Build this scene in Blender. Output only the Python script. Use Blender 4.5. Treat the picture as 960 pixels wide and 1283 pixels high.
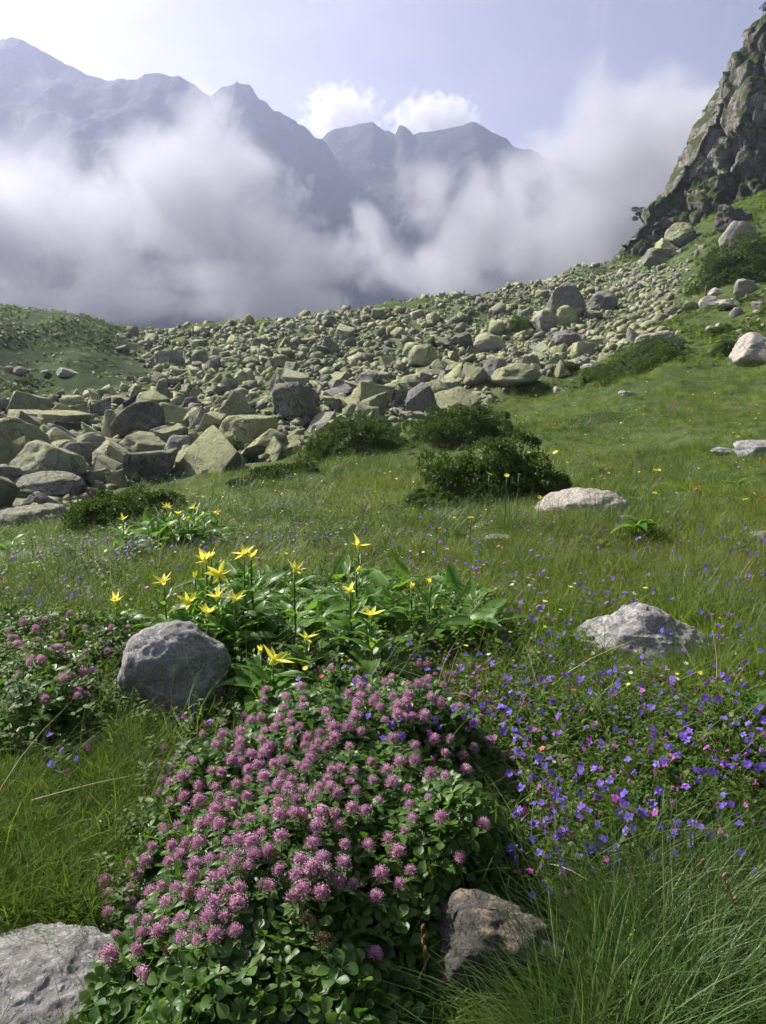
import bpy, bmesh, math, random
import numpy as np
from mathutils import Vector, noise as mnoise

for _o in list(bpy.data.objects):
    bpy.data.objects.remove(_o, do_unlink=True)
SC = bpy.context.scene
COL = SC.collection
rng = np.random.default_rng(7)
random.seed(7)
R = math.radians

# ------------------------------------------------------------------ camera
CAM_Z, PITCH, FPX, W0, H0 = 1.0, R(15.2), 963.0, 960.0, 1283.0
cd = bpy.data.cameras.new('camera')
cam = bpy.data.objects.new('camera', cd)
COL.objects.link(cam)
cd.sensor_fit = 'VERTICAL'
cd.sensor_height = 36.0
cd.lens = 36.0 * FPX / H0
cd.clip_start = 0.05
cd.clip_end = 20000
cam.location = (0, 0, CAM_Z)
cam.rotation_euler = (math.pi / 2 - PITCH, 0, 0)
SC.camera = cam

# ------------------------------------------------------------------ light
SUN_AZ, SUN_EL = R(-53), R(39)          # azimuth from +Y, negative = towards -X
sd = Vector((math.sin(SUN_AZ) * math.cos(SUN_EL), math.cos(SUN_AZ) * math.cos(SUN_EL), math.sin(SUN_EL)))
ld = bpy.data.lights.new('sun', 'SUN')
ld.energy = 5.0
ld.angle = R(0.6)
ld.color = (1.0, 0.95, 0.86)
sun = bpy.data.objects.new('sun', ld)
COL.objects.link(sun)
sun.rotation_euler = (-sd).to_track_quat('-Z', 'Y').to_euler()

wd = bpy.data.worlds.new('World')
SC.world = wd
wd.use_nodes = True
wn, wl = wd.node_tree.nodes, wd.node_tree.links
wn.clear()
wo = wn.new('ShaderNodeOutputWorld')
bg = wn.new('ShaderNodeBackground')
sky = wn.new('ShaderNodeTexSky')
sky.sky_type = 'NISHITA'
sky.sun_disc = False
sky.sun_elevation = SUN_EL
sky.sun_rotation = SUN_AZ
sky.altitude = 1200
sky.air_density = 1.0
sky.dust_density = 8.0
sky.ozone_density = 1.3
bg.inputs[1].default_value = 0.055
hs = wn.new('ShaderNodeHueSaturation')
hs.inputs['Saturation'].default_value = 0.62
wl.new(sky.outputs[0], hs.inputs['Color'])
# thin high cirrus: whitens the sky in streaks, all round the dome
tcw = wn.new('ShaderNodeTexCoord')
mpw = wn.new('ShaderNodeMapping')
mpw.inputs['Scale'].default_value = (3.0, 3.0, 9.0)
wl.new(tcw.outputs['Generated'], mpw.inputs[0])
nzw = wn.new('ShaderNodeTexNoise')
nzw.inputs['Scale'].default_value = 1.6
nzw.inputs['Detail'].default_value = 7
nzw.inputs['Roughness'].default_value = 0.6
wl.new(mpw.outputs[0], nzw.inputs['Vector'])
rmw = wn.new('ShaderNodeMapRange')
rmw.inputs[1].default_value = 0.5
rmw.inputs[2].default_value = 0.8
rmw.inputs[3].default_value = 0.0
rmw.inputs[4].default_value = 0.5
wl.new(nzw.outputs[0], rmw.inputs[0])
scw = wn.new('ShaderNodeVectorMath'); scw.operation = 'SCALE'
scw.inputs['Scale'].default_value = 1.35
bww = wn.new('ShaderNodeRGBToBW')
wl.new(hs.outputs[0], bww.inputs[0])
cmw = wn.new('ShaderNodeCombineColor')
for k in range(3):
    wl.new(bww.outputs[0], cmw.inputs[k])
wl.new(cmw.outputs[0], scw.inputs[0])
mxw = wn.new('ShaderNodeMix'); mxw.data_type = 'RGBA'
wl.new(rmw.outputs[0], mxw.inputs[0])
wl.new(hs.outputs[0], mxw.inputs[6])
wl.new(scw.outputs[0], mxw.inputs[7])
tnw = wn.new('ShaderNodeMix'); tnw.data_type = 'RGBA'; tnw.blend_type = 'MULTIPLY'
tnw.inputs[0].default_value = 1.0
tnw.inputs[7].default_value = (1.08, 1.02, 1.13, 1)
wl.new(mxw.outputs[2], tnw.inputs[6])
wl.new(tnw.outputs[2], bg.inputs[0])
wl.new(bg.outputs[0], wo.inputs[0])

SC.view_settings.view_transform = 'Standard'
SC.view_settings.look = 'None'
SC.view_settings.gamma = 1.0
SC.view_settings.exposure = 1.0
SC.render.engine = 'CYCLES'
cy = SC.cycles
cy.use_denoising = True
cy.use_adaptive_sampling = True
cy.adaptive_threshold = 0.03
cy.max_bounces = 6
cy.diffuse_bounces = 3
cy.glossy_bounces = 2
cy.transmission_bounces = 4
cy.transparent_max_bounces = 8
cy.volume_bounces = 1
cy.caustics_reflective = False
cy.caustics_refractive = False
cy.sample_clamp_indirect = 4.0
cy.volume_step_rate = 1.0
cy.volume_max_steps = 256

# ------------------------------------------------------------------ helpers
_ct, _st = math.cos(PITCH), math.sin(PITCH)
def ray(px, py):
    xc = (np.asarray(px, float) - W0 / 2) / FPX
    yc = -(np.asarray(py, float) - H0 / 2) / FPX
    return np.stack([xc, _ct + yc * _st, -_st + yc * _ct], -1)
def at(px, py, Y):
    d = ray(px, py)
    t = np.asarray(Y, float) / d[..., 1]
    return np.array([0, 0, CAM_Z]) + d * t[..., None]
def proj(P):
    P = np.asarray(P, float) - np.array([0, 0, CAM_Z])
    f = P[..., 1] * _ct - P[..., 2] * _st
    u = P[..., 1] * _st + P[..., 2] * _ct
    return W0 / 2 + FPX * P[..., 0] / f, H0 / 2 - FPX * u / f, f

def _hash(ix, iy, iz, seed):
    h = (ix.astype(np.int64) * 374761393 + iy.astype(np.int64) * 668265263 + iz.astype(np.int64) * 2147483647 + seed * 1274126177) & 0xffffffff
    h = ((h ^ (h >> 13)) * 1274126177) & 0xffffffff
    h = ((h ^ (h >> 16)) * 2246822519) & 0xffffffff
    return ((h ^ (h >> 15)) & 0xffffff) / float(0xffffff)
def vnoise(x, y, z, seed=0):
    x, y, z = np.broadcast_arrays(np.asarray(x, float), np.asarray(y, float), np.asarray(z, float))
    ix, iy, iz = np.floor(x), np.floor(y), np.floor(z)
    fx, fy, fz = x - ix, y - iy, z - iz
    fx, fy, fz = [f * f * f * (f * (f * 6 - 15) + 10) for f in (fx, fy, fz)]
    out = 0
    for a in (0, 1):
        for b in (0, 1):
            for c in (0, 1):
                w = (fx if a else 1 - fx) * (fy if b else 1 - fy) * (fz if c else 1 - fz)
                out = out + w * _hash(ix + a, iy + b, iz + c, seed)
    return out * 2 - 1
def fbm(x, y, z=0.0, oct=4, seed=0, gain=0.5):
    out, a = 0, 1.0
    x, y, z = np.asarray(x, float), np.asarray(y, float), np.asarray(z, float)
    for k in range(oct):
        out = out + a * vnoise(x, y, z, seed + k * 17)
        x, y, z, a = x * 2.03 + 5.1, y * 2.03 + 1.7, z * 2.03 + 9.3, a * gain
    return out
def sstep(a, b, x):
    t = np.clip((x - a) / (b - a), 0, 1)
    return t * t * (3 - 2 * t)

def mesh_np(name, V, polys, mats=(), smooth=True, mat_idx=None):
    """polys: list of (k, n) int arrays"""
    me = bpy.data.meshes.new(name)
    V = np.asarray(V, np.float32).reshape(-1, 3)
    polys = [np.asarray(p, np.int32) for p in polys if len(p)]
    me.vertices.add(len(V))
    me.vertices.foreach_set('co', V.ravel())
    if polys:
        loops = np.concatenate([p.ravel() for p in polys])
        tot = np.concatenate([np.full(len(p), p.shape[1], np.int32) for p in polys])
        st = np.concatenate([[0], np.cumsum(tot)[:-1]]).astype(np.int32)
        me.loops.add(len(loops))
        me.loops.foreach_set('vertex_index', loops)
        me.polygons.add(len(tot))
        me.polygons.foreach_set('loop_start', st)
        if smooth:
            me.polygons.foreach_set('use_smooth', np.ones(len(tot), bool))
        if mat_idx is not None:
            me.polygons.foreach_set('material_index', np.asarray(mat_idx, np.int32))
    for m in mats:
        me.materials.append(m)
    me.update(calc_edges=True)
    return me
def vattr(me, name, vals):
    a = me.attributes.new(name, 'FLOAT', 'POINT')
    a.data.foreach_set('value', np.asarray(vals, np.float32))
def link(name, data, parent=None, loc=None):
    o = bpy.data.objects.new(name, data)
    COL.objects.link(o)
    if parent is not None:
        o.parent = parent
    if loc is not None:
        o.location = [float(c) for c in loc]
    return o
def tag(o, label=None, cat=None, group=None, kind=None):
    if label: o['label'] = label
    if cat: o['category'] = cat
    if group: o['group'] = group
    if kind: o['kind'] = kind
    return o
def thing(name, label, cat, loc, rz=0.0, group=None):
    o = link(name, None, loc=loc)
    o.empty_display_size = 0.05
    o.rotation_euler = (0, 0, rz)
    return tag(o, label, cat, group)
def grid_faces(nr, nc, wrap=False):
    i = np.arange(nr - 1)[:, None]
    j = np.arange(nc if wrap else nc - 1)[None, :]
    a = i * nc + j
    b = i * nc + (j + 1) % nc
    return np.stack([a, b, b + nc, a + nc], -1).reshape(-1, 4)
class Geo:
    """collects vertices, quads and triangles of one mesh"""
    def __init__(s):
        s.v, s.q, s.t, s.qm, s.tm, s.n = [], [], [], [], [], 0
        s.a = []
    def add(s, V, q=None, t=None, m=0, a=0.0):
        V = np.asarray(V, float).reshape(-1, 3)
        if q is not None and len(q):
            q = np.asarray(q, int).reshape(-1, 4) + s.n; s.q.append(q); s.qm.append(np.full(len(q), m))
        if t is not None and len(t):
            t = np.asarray(t, int).reshape(-1, 3) + s.n; s.t.append(t); s.tm.append(np.full(len(t), m))
        s.v.append(V); s.n += len(V)
        s.a.append(np.broadcast_to(np.asarray(a, float), (len(V),)))
    def mesh(s, name, mats, smooth=True, attr=None):
        polys, mi = [], []
        if s.q: polys.append(np.concatenate(s.q)); mi.append(np.concatenate(s.qm))
        if s.t: polys.append(np.concatenate(s.t)); mi.append(np.concatenate(s.tm))
        me = mesh_np(name, np.concatenate(s.v), polys, mats, smooth, np.concatenate(mi))
        if attr: vattr(me, attr, np.concatenate(s.a))
        return me
def tube(g, pts, rad, sides=5, m=0, a=0.0):
    pts = np.asarray(pts, float); n = len(pts)
    rad = np.broadcast_to(np.asarray(rad, float), (n,))
    tan = np.gradient(pts, axis=0)
    tan /= np.linalg.norm(tan, axis=1)[:, None] + 1e-9
    ref = np.where(np.abs(tan[:, 2:3]) > 0.9, [[1.0, 0, 0]], [[0, 0, 1.0]])
    u = np.cross(tan, ref); u /= np.linalg.norm(u, axis=1)[:, None]
    w = np.cross(tan, u)
    th = np.arange(sides) / sides * 2 * np.pi
    V = pts[:, None] + rad[:, None, None] * (u[:, None] * np.cos(th)[None, :, None] + w[:, None] * np.sin(th)[None, :, None])
    V = np.concatenate([V.reshape(-1, 3), pts[-1:] + tan[-1:] * rad[-1]])
    tip = n * sides
    t = [[(n - 1) * sides + k, (n - 1) * sides + (k + 1) % sides, tip] for k in range(sides)]
    g.add(V, grid_faces(n, sides, True), t, m, a)
def in_poly(px, py, poly):
    px, py = np.asarray(px), np.asarray(py)
    ins = np.zeros(px.shape, bool)
    n = len(poly)
    for i in range(n):
        x1, y1 = poly[i]; x2, y2 = poly[(i + 1) % n]
        if y1 == y2: continue
        c = ((y1 > py) != (y2 > py)) & (px < (x2 - x1) * (py - y1) / (y2 - y1) + x1)
        ins ^= c
    return ins
def poly_dist(x, y, poly):
    d = np.full(np.shape(x), 1e9)
    n = len(poly)
    for i in range(n):
        a = np.array(poly[i]); b = np.array(poly[(i + 1) % n]); ab = b - a
        t = np.clip(((x - a[0]) * ab[0] + (y - a[1]) * ab[1]) / (ab @ ab + 1e-12), 0, 1)
        d = np.minimum(d, np.hypot(x - a[0] - t * ab[0], y - a[1] - t * ab[1]))
    return d

# ------------------------------------------------------------------ materials
class NT:
    def __init__(s, name):
        s.m = bpy.data.materials.new(name); s.m.use_nodes = True
        s.n, s.l = s.m.node_tree.nodes, s.m.node_tree.links
        s.n.clear()
        s.out = s.n.new('ShaderNodeOutputMaterial')
    def node(s, t, **kw):
        n = s.n.new(t)
        for k, v in kw.items(): setattr(n, k, v)
        return n
    def lk(s, a, b): s.l.new(a, b)
    def val(s, x, sock):
        if hasattr(x, 'is_linked') or hasattr(x, 'node'): s.lk(x, sock)
        else: sock.default_value = x
    def math(s, op, a, b=0.0, clamp=False):
        n = s.node('ShaderNodeMath', operation=op, use_clamp=clamp)
        s.val(a, n.inputs[0]); s.val(b, n.inputs[1])
        return n.outputs[0]
    def rng(s, x, a, b, c=0.0, d=1.0, smooth=False):
        n = s.node('ShaderNodeMapRange')
        if smooth: n.interpolation_type = 'SMOOTHSTEP'
        s.val(x, n.inputs[0])
        for k, v in enumerate((a, b, c, d)): n.inputs[k + 1].default_value = v
        return n.outputs[0]
    def noise(s, scale, detail=4, rough=0.55, vec=None, dist=0.0):
        n = s.node('ShaderNodeTexNoise')
        n.inputs['Scale'].default_value = scale; n.inputs['Detail'].default_value = detail
        n.inputs['Roughness'].default_value = rough; n.inputs['Distortion'].default_value = dist
        if vec is not None: s.lk(vec, n.inputs['Vector'])
        return n.outputs[0]
    def mix(s, f, a, b, mode='MIX'):
        n = s.node('ShaderNodeMix', data_type='RGBA', blend_type=mode)
        s.val(f, n.inputs[0])
        for x, k in ((a, 6), (b, 7)):
            if isinstance(x, tuple): n.inputs[k].default_value = (*x, 1)
            else: s.lk(x, n.inputs[k])
        return n.outputs[2]
    def bump(s, h, strength, dist, normal=None):
        n = s.node('ShaderNodeBump')
        n.inputs['Strength'].default_value = strength; n.inputs['Distance'].default_value = dist
        s.lk(h, n.inputs['Height'])
        if normal is not None: s.lk(normal, n.inputs['Normal'])
        return n.outputs[0]
    def bsdf(s, col, rough=0.8, normal=None, spec=0.3):
        n = s.node('ShaderNodeBsdfPrincipled')
        if isinstance(col, tuple): n.inputs['Base Color'].default_value = (*col, 1)
        else: s.lk(col, n.inputs['Base Color'])
        s.val(rough, n.inputs['Roughness'])
        n.inputs['Specular IOR Level'].default_value = spec
        if normal is not None: s.lk(normal, n.inputs['Normal'])
        return n
    def finish(s, sh):
        s.lk(sh, s.out.inputs[0]); return s.m

def mat_leaf(name, c1, c2, rough=0.45, trans=0.35, spec=0.4, tcol=None, nscale=0.0, attr_dry=None):
    t = NT(name)
    oi = t.node('ShaderNodeObjectInfo')
    f = oi.outputs['Random']
    if nscale:
        ge = t.node('ShaderNodeNewGeometry')
        f = t.math('ADD', t.math('MULTIPLY', f, 0.4), t.rng(t.noise(nscale, 2, vec=ge.outputs['Position']), 0.35, 0.65, 0, 0.6), clamp=True)
    col = t.mix(f, c1, c2)
    if attr_dry:
        an = t.node('ShaderNodeAttribute', attribute_type='INSTANCER', attribute_name='tint')
        col = t.mix(an.outputs['Fac'], col, attr_dry)
    p = t.bsdf(col, rough, spec=spec)
    if trans <= 0: return t.finish(p.outputs[0])
    tr = t.node('ShaderNodeBsdfTranslucent')
    if tcol: t.lk(t.mix(0.5, col, tcol), tr.inputs[0])
    else: t.lk(t.mix(1.0, col, (1.5, 1.6, 0.8), 'MULTIPLY'), tr.inputs[0])
    mx = t.node('ShaderNodeMixShader'); mx.inputs[0].default_value = trans
    t.lk(p.outputs[0], mx.inputs[1]); t.lk(tr.outputs[0], mx.inputs[2])
    return t.finish(mx.outputs[0])

def mat_rock(name, grey1, grey2, lichen, lich_amt, scale=1.0, bump=0.6, bd=0.02, perobj=True, dark=0.0, speck=0.35):
    """granite: mottled greys, lichen crust on upward faces, dark pits"""
    t = NT(name)
    tc = t.node('ShaderNodeTexCoord'); ge = t.node('ShaderNodeNewGeometry'); oi = t.node('ShaderNodeObjectInfo')
    mp = t.node('ShaderNodeVectorMath', operation='ADD')
    t.lk(ge.outputs['Position'], mp.inputs[0])
    vec = mp.outputs[0]
    big = t.noise(1.2 * scale, 5, 0.6, vec)
    fine = t.noise(14 * scale, 6, 0.7, vec)
    grain = t.noise(70 * scale, 3, 0.7, vec)
    col = t.mix(t.rng(big, 0.35, 0.65), grey1, grey2)
    col = t.mix(t.rng(fine, 0.42, 0.6, 0.55, 0.0), col, tuple(c * 0.45 for c in grey1))
    col = t.mix(t.rng(grain, 0.55, 0.72, 0, speck), col, tuple(min(0.62, c * 1.7) for c in grey2))
    col = t.mix(t.rng(grain, 0.28, 0.42, 0.5, 0), col, tuple(c * 0.3 for c in grey1))
    sp = t.node('ShaderNodeSeparateXYZ'); t.lk(ge.outputs['Normal'], sp.inputs[0])
    lm = t.math('ADD', t.noise(3.6 * scale, 7, 0.72, vec), t.math('MULTIPLY', sp.outputs[2], 0.20))
    if perobj:
        lm = t.math('ADD', lm, t.math('MULTIPLY', t.math('SUBTRACT', oi.outputs['Random'], 0.5), 0.30))
    lm = t.rng(lm, 0.76 - lich_amt, 0.84 - lich_amt, 0, 0.9)
    lc = t.mix(t.rng(fine, 0.35, 0.6), lichen, tuple(c * 0.68 for c in lichen))
    col = t.mix(lm, col, lc)
    cr = t.node('ShaderNodeMath', operation='ABSOLUTE')
    t.lk(t.math('SUBTRACT', t.noise(1.7 * scale, 5, 0.6, vec, 0.6), 0.5), cr.inputs[0])
    crack = t.rng(cr.outputs[0], 0.0, 0.016, 1.0, 0.0)
    crack = t.math('MULTIPLY', crack, t.rng(big, 0.42, 0.55))
    col = t.mix(t.math('MULTIPLY', crack, 0.6), col, tuple(c * 0.25 for c in grey1))
    col = t.mix(t.rng(t.noise(7 * scale, 6, 0.75, vec), 0.34, 0.48, 0.4, 0), col, tuple(c * 0.6 for c in grey1))
    if perobj:
        hv = t.node('ShaderNodeHueSaturation')
        t.lk(col, hv.inputs['Color'])
        t.val(t.rng(oi.outputs['Random'], 0, 1, 0.72, 1.22), hv.inputs['Value'])
        col = hv.outputs[0]
    h = t.math('ADD', t.math('MULTIPLY', fine, 0.7), t.math('MULTIPLY', grain, 0.35))
    h = t.math('ADD', h, t.math('MULTIPLY', t.noise(4 * scale, 6, 0.65, vec), 1.2))
    h = t.math('SUBTRACT', h, t.math('MULTIPLY', crack, 0.8))
    nb = t.bump(h, bump, bd)
    return t.finish(t.bsdf(col, 0.85, nb, 0.2).outputs[0])

M = {}
M['scree'] = mat_rock('lichen_granite', (0.34, 0.34, 0.30), (0.50, 0.50, 0.43), (0.50, 0.53, 0.27), 0.29, 1.0, 1.0, 0.13)
M['scree_grey'] = mat_rock('grey_granite', (0.38, 0.37, 0.35), (0.54, 0.53, 0.48), (0.48, 0.51, 0.28), 0.16, 1.3, 1.0, 0.10)
M['pale'] = mat_rock('pale_granite', (0.36, 0.34, 0.30), (0.48, 0.45, 0.39), (0.36, 0.33, 0.2), 0.02, 3.0, 0.7, 0.02)
M['dark_rock'] = mat_rock('dark_granite', (0.11, 0.105, 0.10), (0.20, 0.19, 0.18), (0.25, 0.27, 0.12), 0.02, 1.2, 1.0, 0.08)
M['hero_grey'] = mat_rock('weathered_granite', (0.27, 0.27, 0.265), (0.42, 0.415, 0.40), (0.30, 0.30, 0.27), 0.05, 9.0, 0.7, 0.006, False)
M['hero_pale'] = mat_rock('light_grey_granite', (0.33, 0.325, 0.315), (0.48, 0.47, 0.45), (0.22, 0.21, 0.19), 0.12, 11.0, 0.8, 0.006, False)  # paler grey granite for the lighter stones
M['hero_warm'] = mat_rock('crusted_granite', (0.11, 0.105, 0.095), (0.21, 0.195, 0.17), (0.50, 0.38, 0.24), 0.05, 13.0, 1.0, 0.012, False, speck=0.8)
M['hero_cream'] = mat_rock('cream_granite', (0.36, 0.34, 0.29), (0.52, 0.48, 0.40), (0.30, 0.24, 0.15), 0.03, 5.0, 0.8, 0.012, False)

# ------------------------------------------------------------------ terrain
CTRL_PX = [  # px, py, depth
    (480, 740, 3), (480, 655, 5), (480, 612, 8), (470, 578, 12), (470, 533, 20), (450, 482, 31), (430, 436, 44), (400, 396, 62), (330, 408, 62), (560, 377, 63), (640, 366, 66), (700, 356, 70), (480, 386, 62),
    (60, 740, 3), (60, 692, 5), (60, 655, 9), (60, 622, 14), (80, 566, 20), (80, 500, 31), (250, 530, 24), (250, 590, 15), (260, 470, 36), (250, 412, 60), (190, 416, 58),
    (0, 390, 46), (60, 398, 46), (110, 408, 46), (170, 446, 44), (165, 478, 35), (80, 484, 34), (-60, 384, 46), (-60, 470, 33), (40, 440, 40),
    (900, 735, 3), (900, 645, 5), (900, 582, 8), (900, 524, 12), (900, 474, 18), (900, 424, 26), (940, 362, 40), (940, 330, 50), (900, 300, 62), (870, 285, 76),
    (760, 735, 3), (760, 650, 5), (760, 596, 8), (760, 552, 12), (760, 508, 18), (760, 470, 26), (770, 420, 40), (790, 378, 54), (790, 342, 70), (785, 322, 84), (742, 346, 76), (765, 336, 80), (720, 351, 73),
    (620, 655, 5), (620, 606, 8), (620, 566, 12), (620, 525, 19), (610, 480, 29), (600, 430, 44), (850, 395, 38), (1000, 400, 27), (1000, 480, 15), (1000, 560, 8), (-40, 640, 10), (300, 640, 6.5), (300, 615, 10),
]
_P = np.array(CTRL_PX, float)
_C = [tuple(p) for p in at(_P[:, 0], _P[:, 1], _P[:, 2])]
for x in (-1.2, -0.5, 0.0, 0.5, 1.2):
    _C += [(x, 0.0, 0.02), (x, 0.8, 0.01), (x, 1.4, -0.01)]
_C += [(-1.6, 2.0, -0.12), (-0.5, 2.0, -0.06), (0.3, 2.0, -0.05), (1.0, 2.0, -0.02), (1.8, 2.0, 0.0)]
_C += [(28, 89, 5.4), (34, 86, 8.4), (40, 83, 12.3), (48, 78, 16.5), (62, 70, 25), (30, 100, 5), (22, 96, 1.0)]
def _pol(az, r, z): _C.append((r * math.sin(R(az)), r * math.cos(R(az)), z))
for az in (-50, -38, -26, -14, -4, 6):
    _pol(az, 82, -5.5); _pol(az, 130, -26); _pol(az, 280, -70); _pol(az, 900, -80); _pol(az, 2500, -80)
_pol(13, 110, -9); _pol(13, 160, -28); _pol(16, 280, -60); _pol(16, 900, -80); _pol(16, 2500, -80)
_pol(30, 160, 20); _pol(40, 160, 60); _pol(35, 400, 60); _pol(35, 1000, 60); _pol(35, 2500, -20)
_pol(45, 15, 1.0); _pol(45, 35, 8); _pol(60, 15, 3.0); _pol(60, 40, 14); _pol(60, 120, 50); _pol(75, 400, 120); _pol(70, 2500, 60)
_pol(90, 5, 0.6); _pol(90, 40, 14); _pol(120, 100, 40); _pol(120, 600, 120); _pol(130, 2500, 60)
_pol(180, 5, 0.4); _pol(180, 30, 4); _pol(180, 150, 30); _pol(180, 800, 100); _pol(180, 2500, 60)
_pol(-90, 5, -0.5); _pol(-90, 30, -1); _pol(-60, 15, -2.4); _pol(-60, 35, 1.0); _pol(-70, 100, -12); _pol(-75, 400, -60); _pol(-80, 2500, -60)
_pol(-130, 60, 2); _pol(-130, 400, 20); _pol(-130, 2500, 20)
_C = np.array(_C)
def _warp(x, y):
    r = np.hypot(x, y) + 1e-9
    k = np.log1p(r / 1.5) / r
    return np.stack([x * k, y * k], -1)
_CW = _warp(_C[:, 0], _C[:, 1])
def _phi(d2): return np.sqrt(d2 + 0.02)
_A = _phi(((_CW[:, None] - _CW[None]) ** 2).sum(-1)) + np.eye(len(_CW)) * -0.002
_CZ = np.arcsinh(_C[:, 2] / 2.0)
_aff = np.concatenate([np.ones((len(_CW), 1)), _CW], 1)
_S = np.block([[_A, _aff], [_aff.T, np.zeros((3, 3))]])
_WT = np.linalg.solve(_S, np.concatenate([_CZ, np.zeros(3)]))
def Gbase(x, y):
    sh = np.shape(x)
    w = _warp(np.ravel(x).astype(float), np.ravel(y).astype(float))
    out = np.empty(len(w))
    for i in range(0, len(w), 20000):
        q = w[i:i + 20000]
        d2 = ((q[:, None] - _CW[None]) ** 2).sum(-1)
        out[i:i + 20000] = _phi(d2) @ _WT[:-3] + _WT[-3] + q @ _WT[-2:]
    return (2.0 * np.sinh(out)).reshape(sh)
def G(x, y):
    x, y = np.asarray(x, float), np.asarray(y, float)
    r = np.hypot(x, y)
    z = Gbase(x, y)
    z = z + 0.055 * sstep(1.2, 4, r) * fbm(x * 1.3, y * 1.3, 0, 3, 3)
    z = z + 0.28 * sstep(5, 22, r) * fbm(x * 0.33, y * 0.33, 0, 3, 11)
    z = z + 1.2 * sstep(80, 260, r) * fbm(x * 0.03, y * 0.03, 0, 4, 21) * 3
    return z
def hit(px, py, h=0.0, hf=None, tmax=140.0):
    """where the sight line through a photo pixel meets the ground raised by h"""
    d = ray(np.atleast_1d(px), np.atleast_1d(py)); n = len(d)
    f = hf if hf is not None else (lambda x, y: G(x, y) + h)
    steps = np.geomspace(0.35, float(tmax), 150)
    p = d[:, None] * steps[None, :, None]
    below = CAM_Z + p[..., 2] < f(p[..., 0].ravel(), p[..., 1].ravel()).reshape(n, -1)
    done = below.any(1); k = np.where(done, below.argmax(1), len(steps) - 1)
    hi = steps[k]; lo = np.where(done, steps[np.maximum(k - 1, 0)], hi)
    for _ in range(9):
        mid = (lo + hi) / 2; p = d * mid[:, None]
        b = CAM_Z + p[:, 2] < f(p[:, 0], p[:, 1])
        hi = np.where(b, mid, hi); lo = np.where(b, lo, mid)
    p = d * hi[:, None]; p[:, 2] += CAM_Z
    return p, done
def world_poly(pts, h=0.0, dense=1):
    p, ok = hit([a for a, b in pts], [b for a, b in pts], h)
    return [(q[0], q[1]) for q in p]

SCREE_PX = [(-20, 645), (60, 640), (110, 625), (190, 598), (250, 592), (300, 592), (370, 566), (430, 545), (500, 535), (560, 522), (610, 508), (680, 478), (730, 462), (790, 442), (822, 416), (835, 395), (850, 376), (868, 354), (852, 338), (815, 338), (795, 334), (782, 332), (700, 358), (620, 369), (560, 378), (480, 388), (400, 397), (320, 409), (255, 413), (190, 417), (150, 425), (185, 462), (165, 482), (90, 492), (0, 506), (-40, 520)]
SCREE = world_poly(SCREE_PX)
def scree_mask(x, y):
    d = poly_dist(x, y, SCREE) * np.where(in_poly(x, y, SCREE), 1, -1)
    d = d + 0.08 * np.hypot(x, y) ** 0.9 * fbm(x * 0.5, y * 0.5, 0, 3, 5) * 0.5
    m = sstep(-0.4, 0.6, d)
    # the far side of the moraine stays bouldery too
    return np.maximum(m, sstep(57, 61, y) * sstep(-0.75, -0.55, np.arctan2(x, y)) * sstep(0.30, 0.2, np.arctan2(x, y)) * sstep(120, 90, y))

def mound_shade_mask(x, y):  # where the shade on the left mound is painted in
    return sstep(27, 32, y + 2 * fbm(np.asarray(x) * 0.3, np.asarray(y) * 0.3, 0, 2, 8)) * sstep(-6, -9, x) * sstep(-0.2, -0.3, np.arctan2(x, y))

ang = np.concatenate([np.radians(np.linspace(-40, 40, 250)), np.radians(np.linspace(40, 320, 90))[1:-1]])
rad = np.concatenate([[0.02, 0.12], np.geomspace(0.25, 2550, 430)])
gx = rad[:, None] * np.sin(ang)[None]; gy = rad[:, None] * np.cos(ang)[None]
gz = G(gx, gy)
GV = np.stack([gx, gy, gz], -1).reshape(-1, 3)
gf = grid_faces(len(rad), len(ang), True)
n0 = len(GV); GV = np.concatenate([GV, [[0, 0, float(G(0.0, 0.0))]]])
cap = [[n0, (j + 1) % len(ang), j] for j in range(len(ang))]

def mat_ground():
    t = NT('meadow_soil')
    ge = t.node('ShaderNodeNewGeometry')
    an = t.node('ShaderNodeAttribute', attribute_name='scree')
    at2 = t.node('ShaderNodeAttribute', attribute_name='mound_shade')
    pos = ge.outputs['Position']
    n1 = t.noise(0.5, 6, 0.6, pos); n2 = t.noise(9, 5, 0.65, pos); n3 = t.noise(2.2, 6, 0.7, pos)
    grass = t.mix(t.rng(n1, 0.35, 0.65), (0.045, 0.075, 0.018), (0.085, 0.115, 0.03))
    grass = t.mix(t.rng(n3, 0.4, 0.62), grass, (0.04, 0.055, 0.02))
    grass = t.mix(t.rng(n2, 0.5, 0.7, 0, 0.6), grass, (0.10, 0.12, 0.04))
    mound_shade = t.mix(t.rng(n3, 0.35, 0.65), (0.02, 0.038, 0.011), (0.045, 0.068, 0.018))  # darker greens: the mound's shade put into the ground colour
    grass = t.mix(at2.outputs['Fac'], grass, mound_shade)
    rub = t.mix(t.rng(n3, 0.4, 0.6), (0.14, 0.16, 0.08), (0.07, 0.10, 0.035))
    col = t.mix(an.outputs['Fac'], grass, rub)
    h = t.math('ADD', t.math('MULTIPLY', n2, 0.4), n3)
    return t.finish(t.bsdf(col, 0.95, t.bump(h, 0.6, 0.15), 0.1).outputs[0])
M['ground'] = mat_ground()
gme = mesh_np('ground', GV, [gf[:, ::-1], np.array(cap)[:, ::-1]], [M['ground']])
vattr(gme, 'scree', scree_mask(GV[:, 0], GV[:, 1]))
vattr(gme, 'mound_shade', mound_shade_mask(GV[:, 0], GV[:, 1]))
ground = tag(link('ground', gme), kind='structure')

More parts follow.
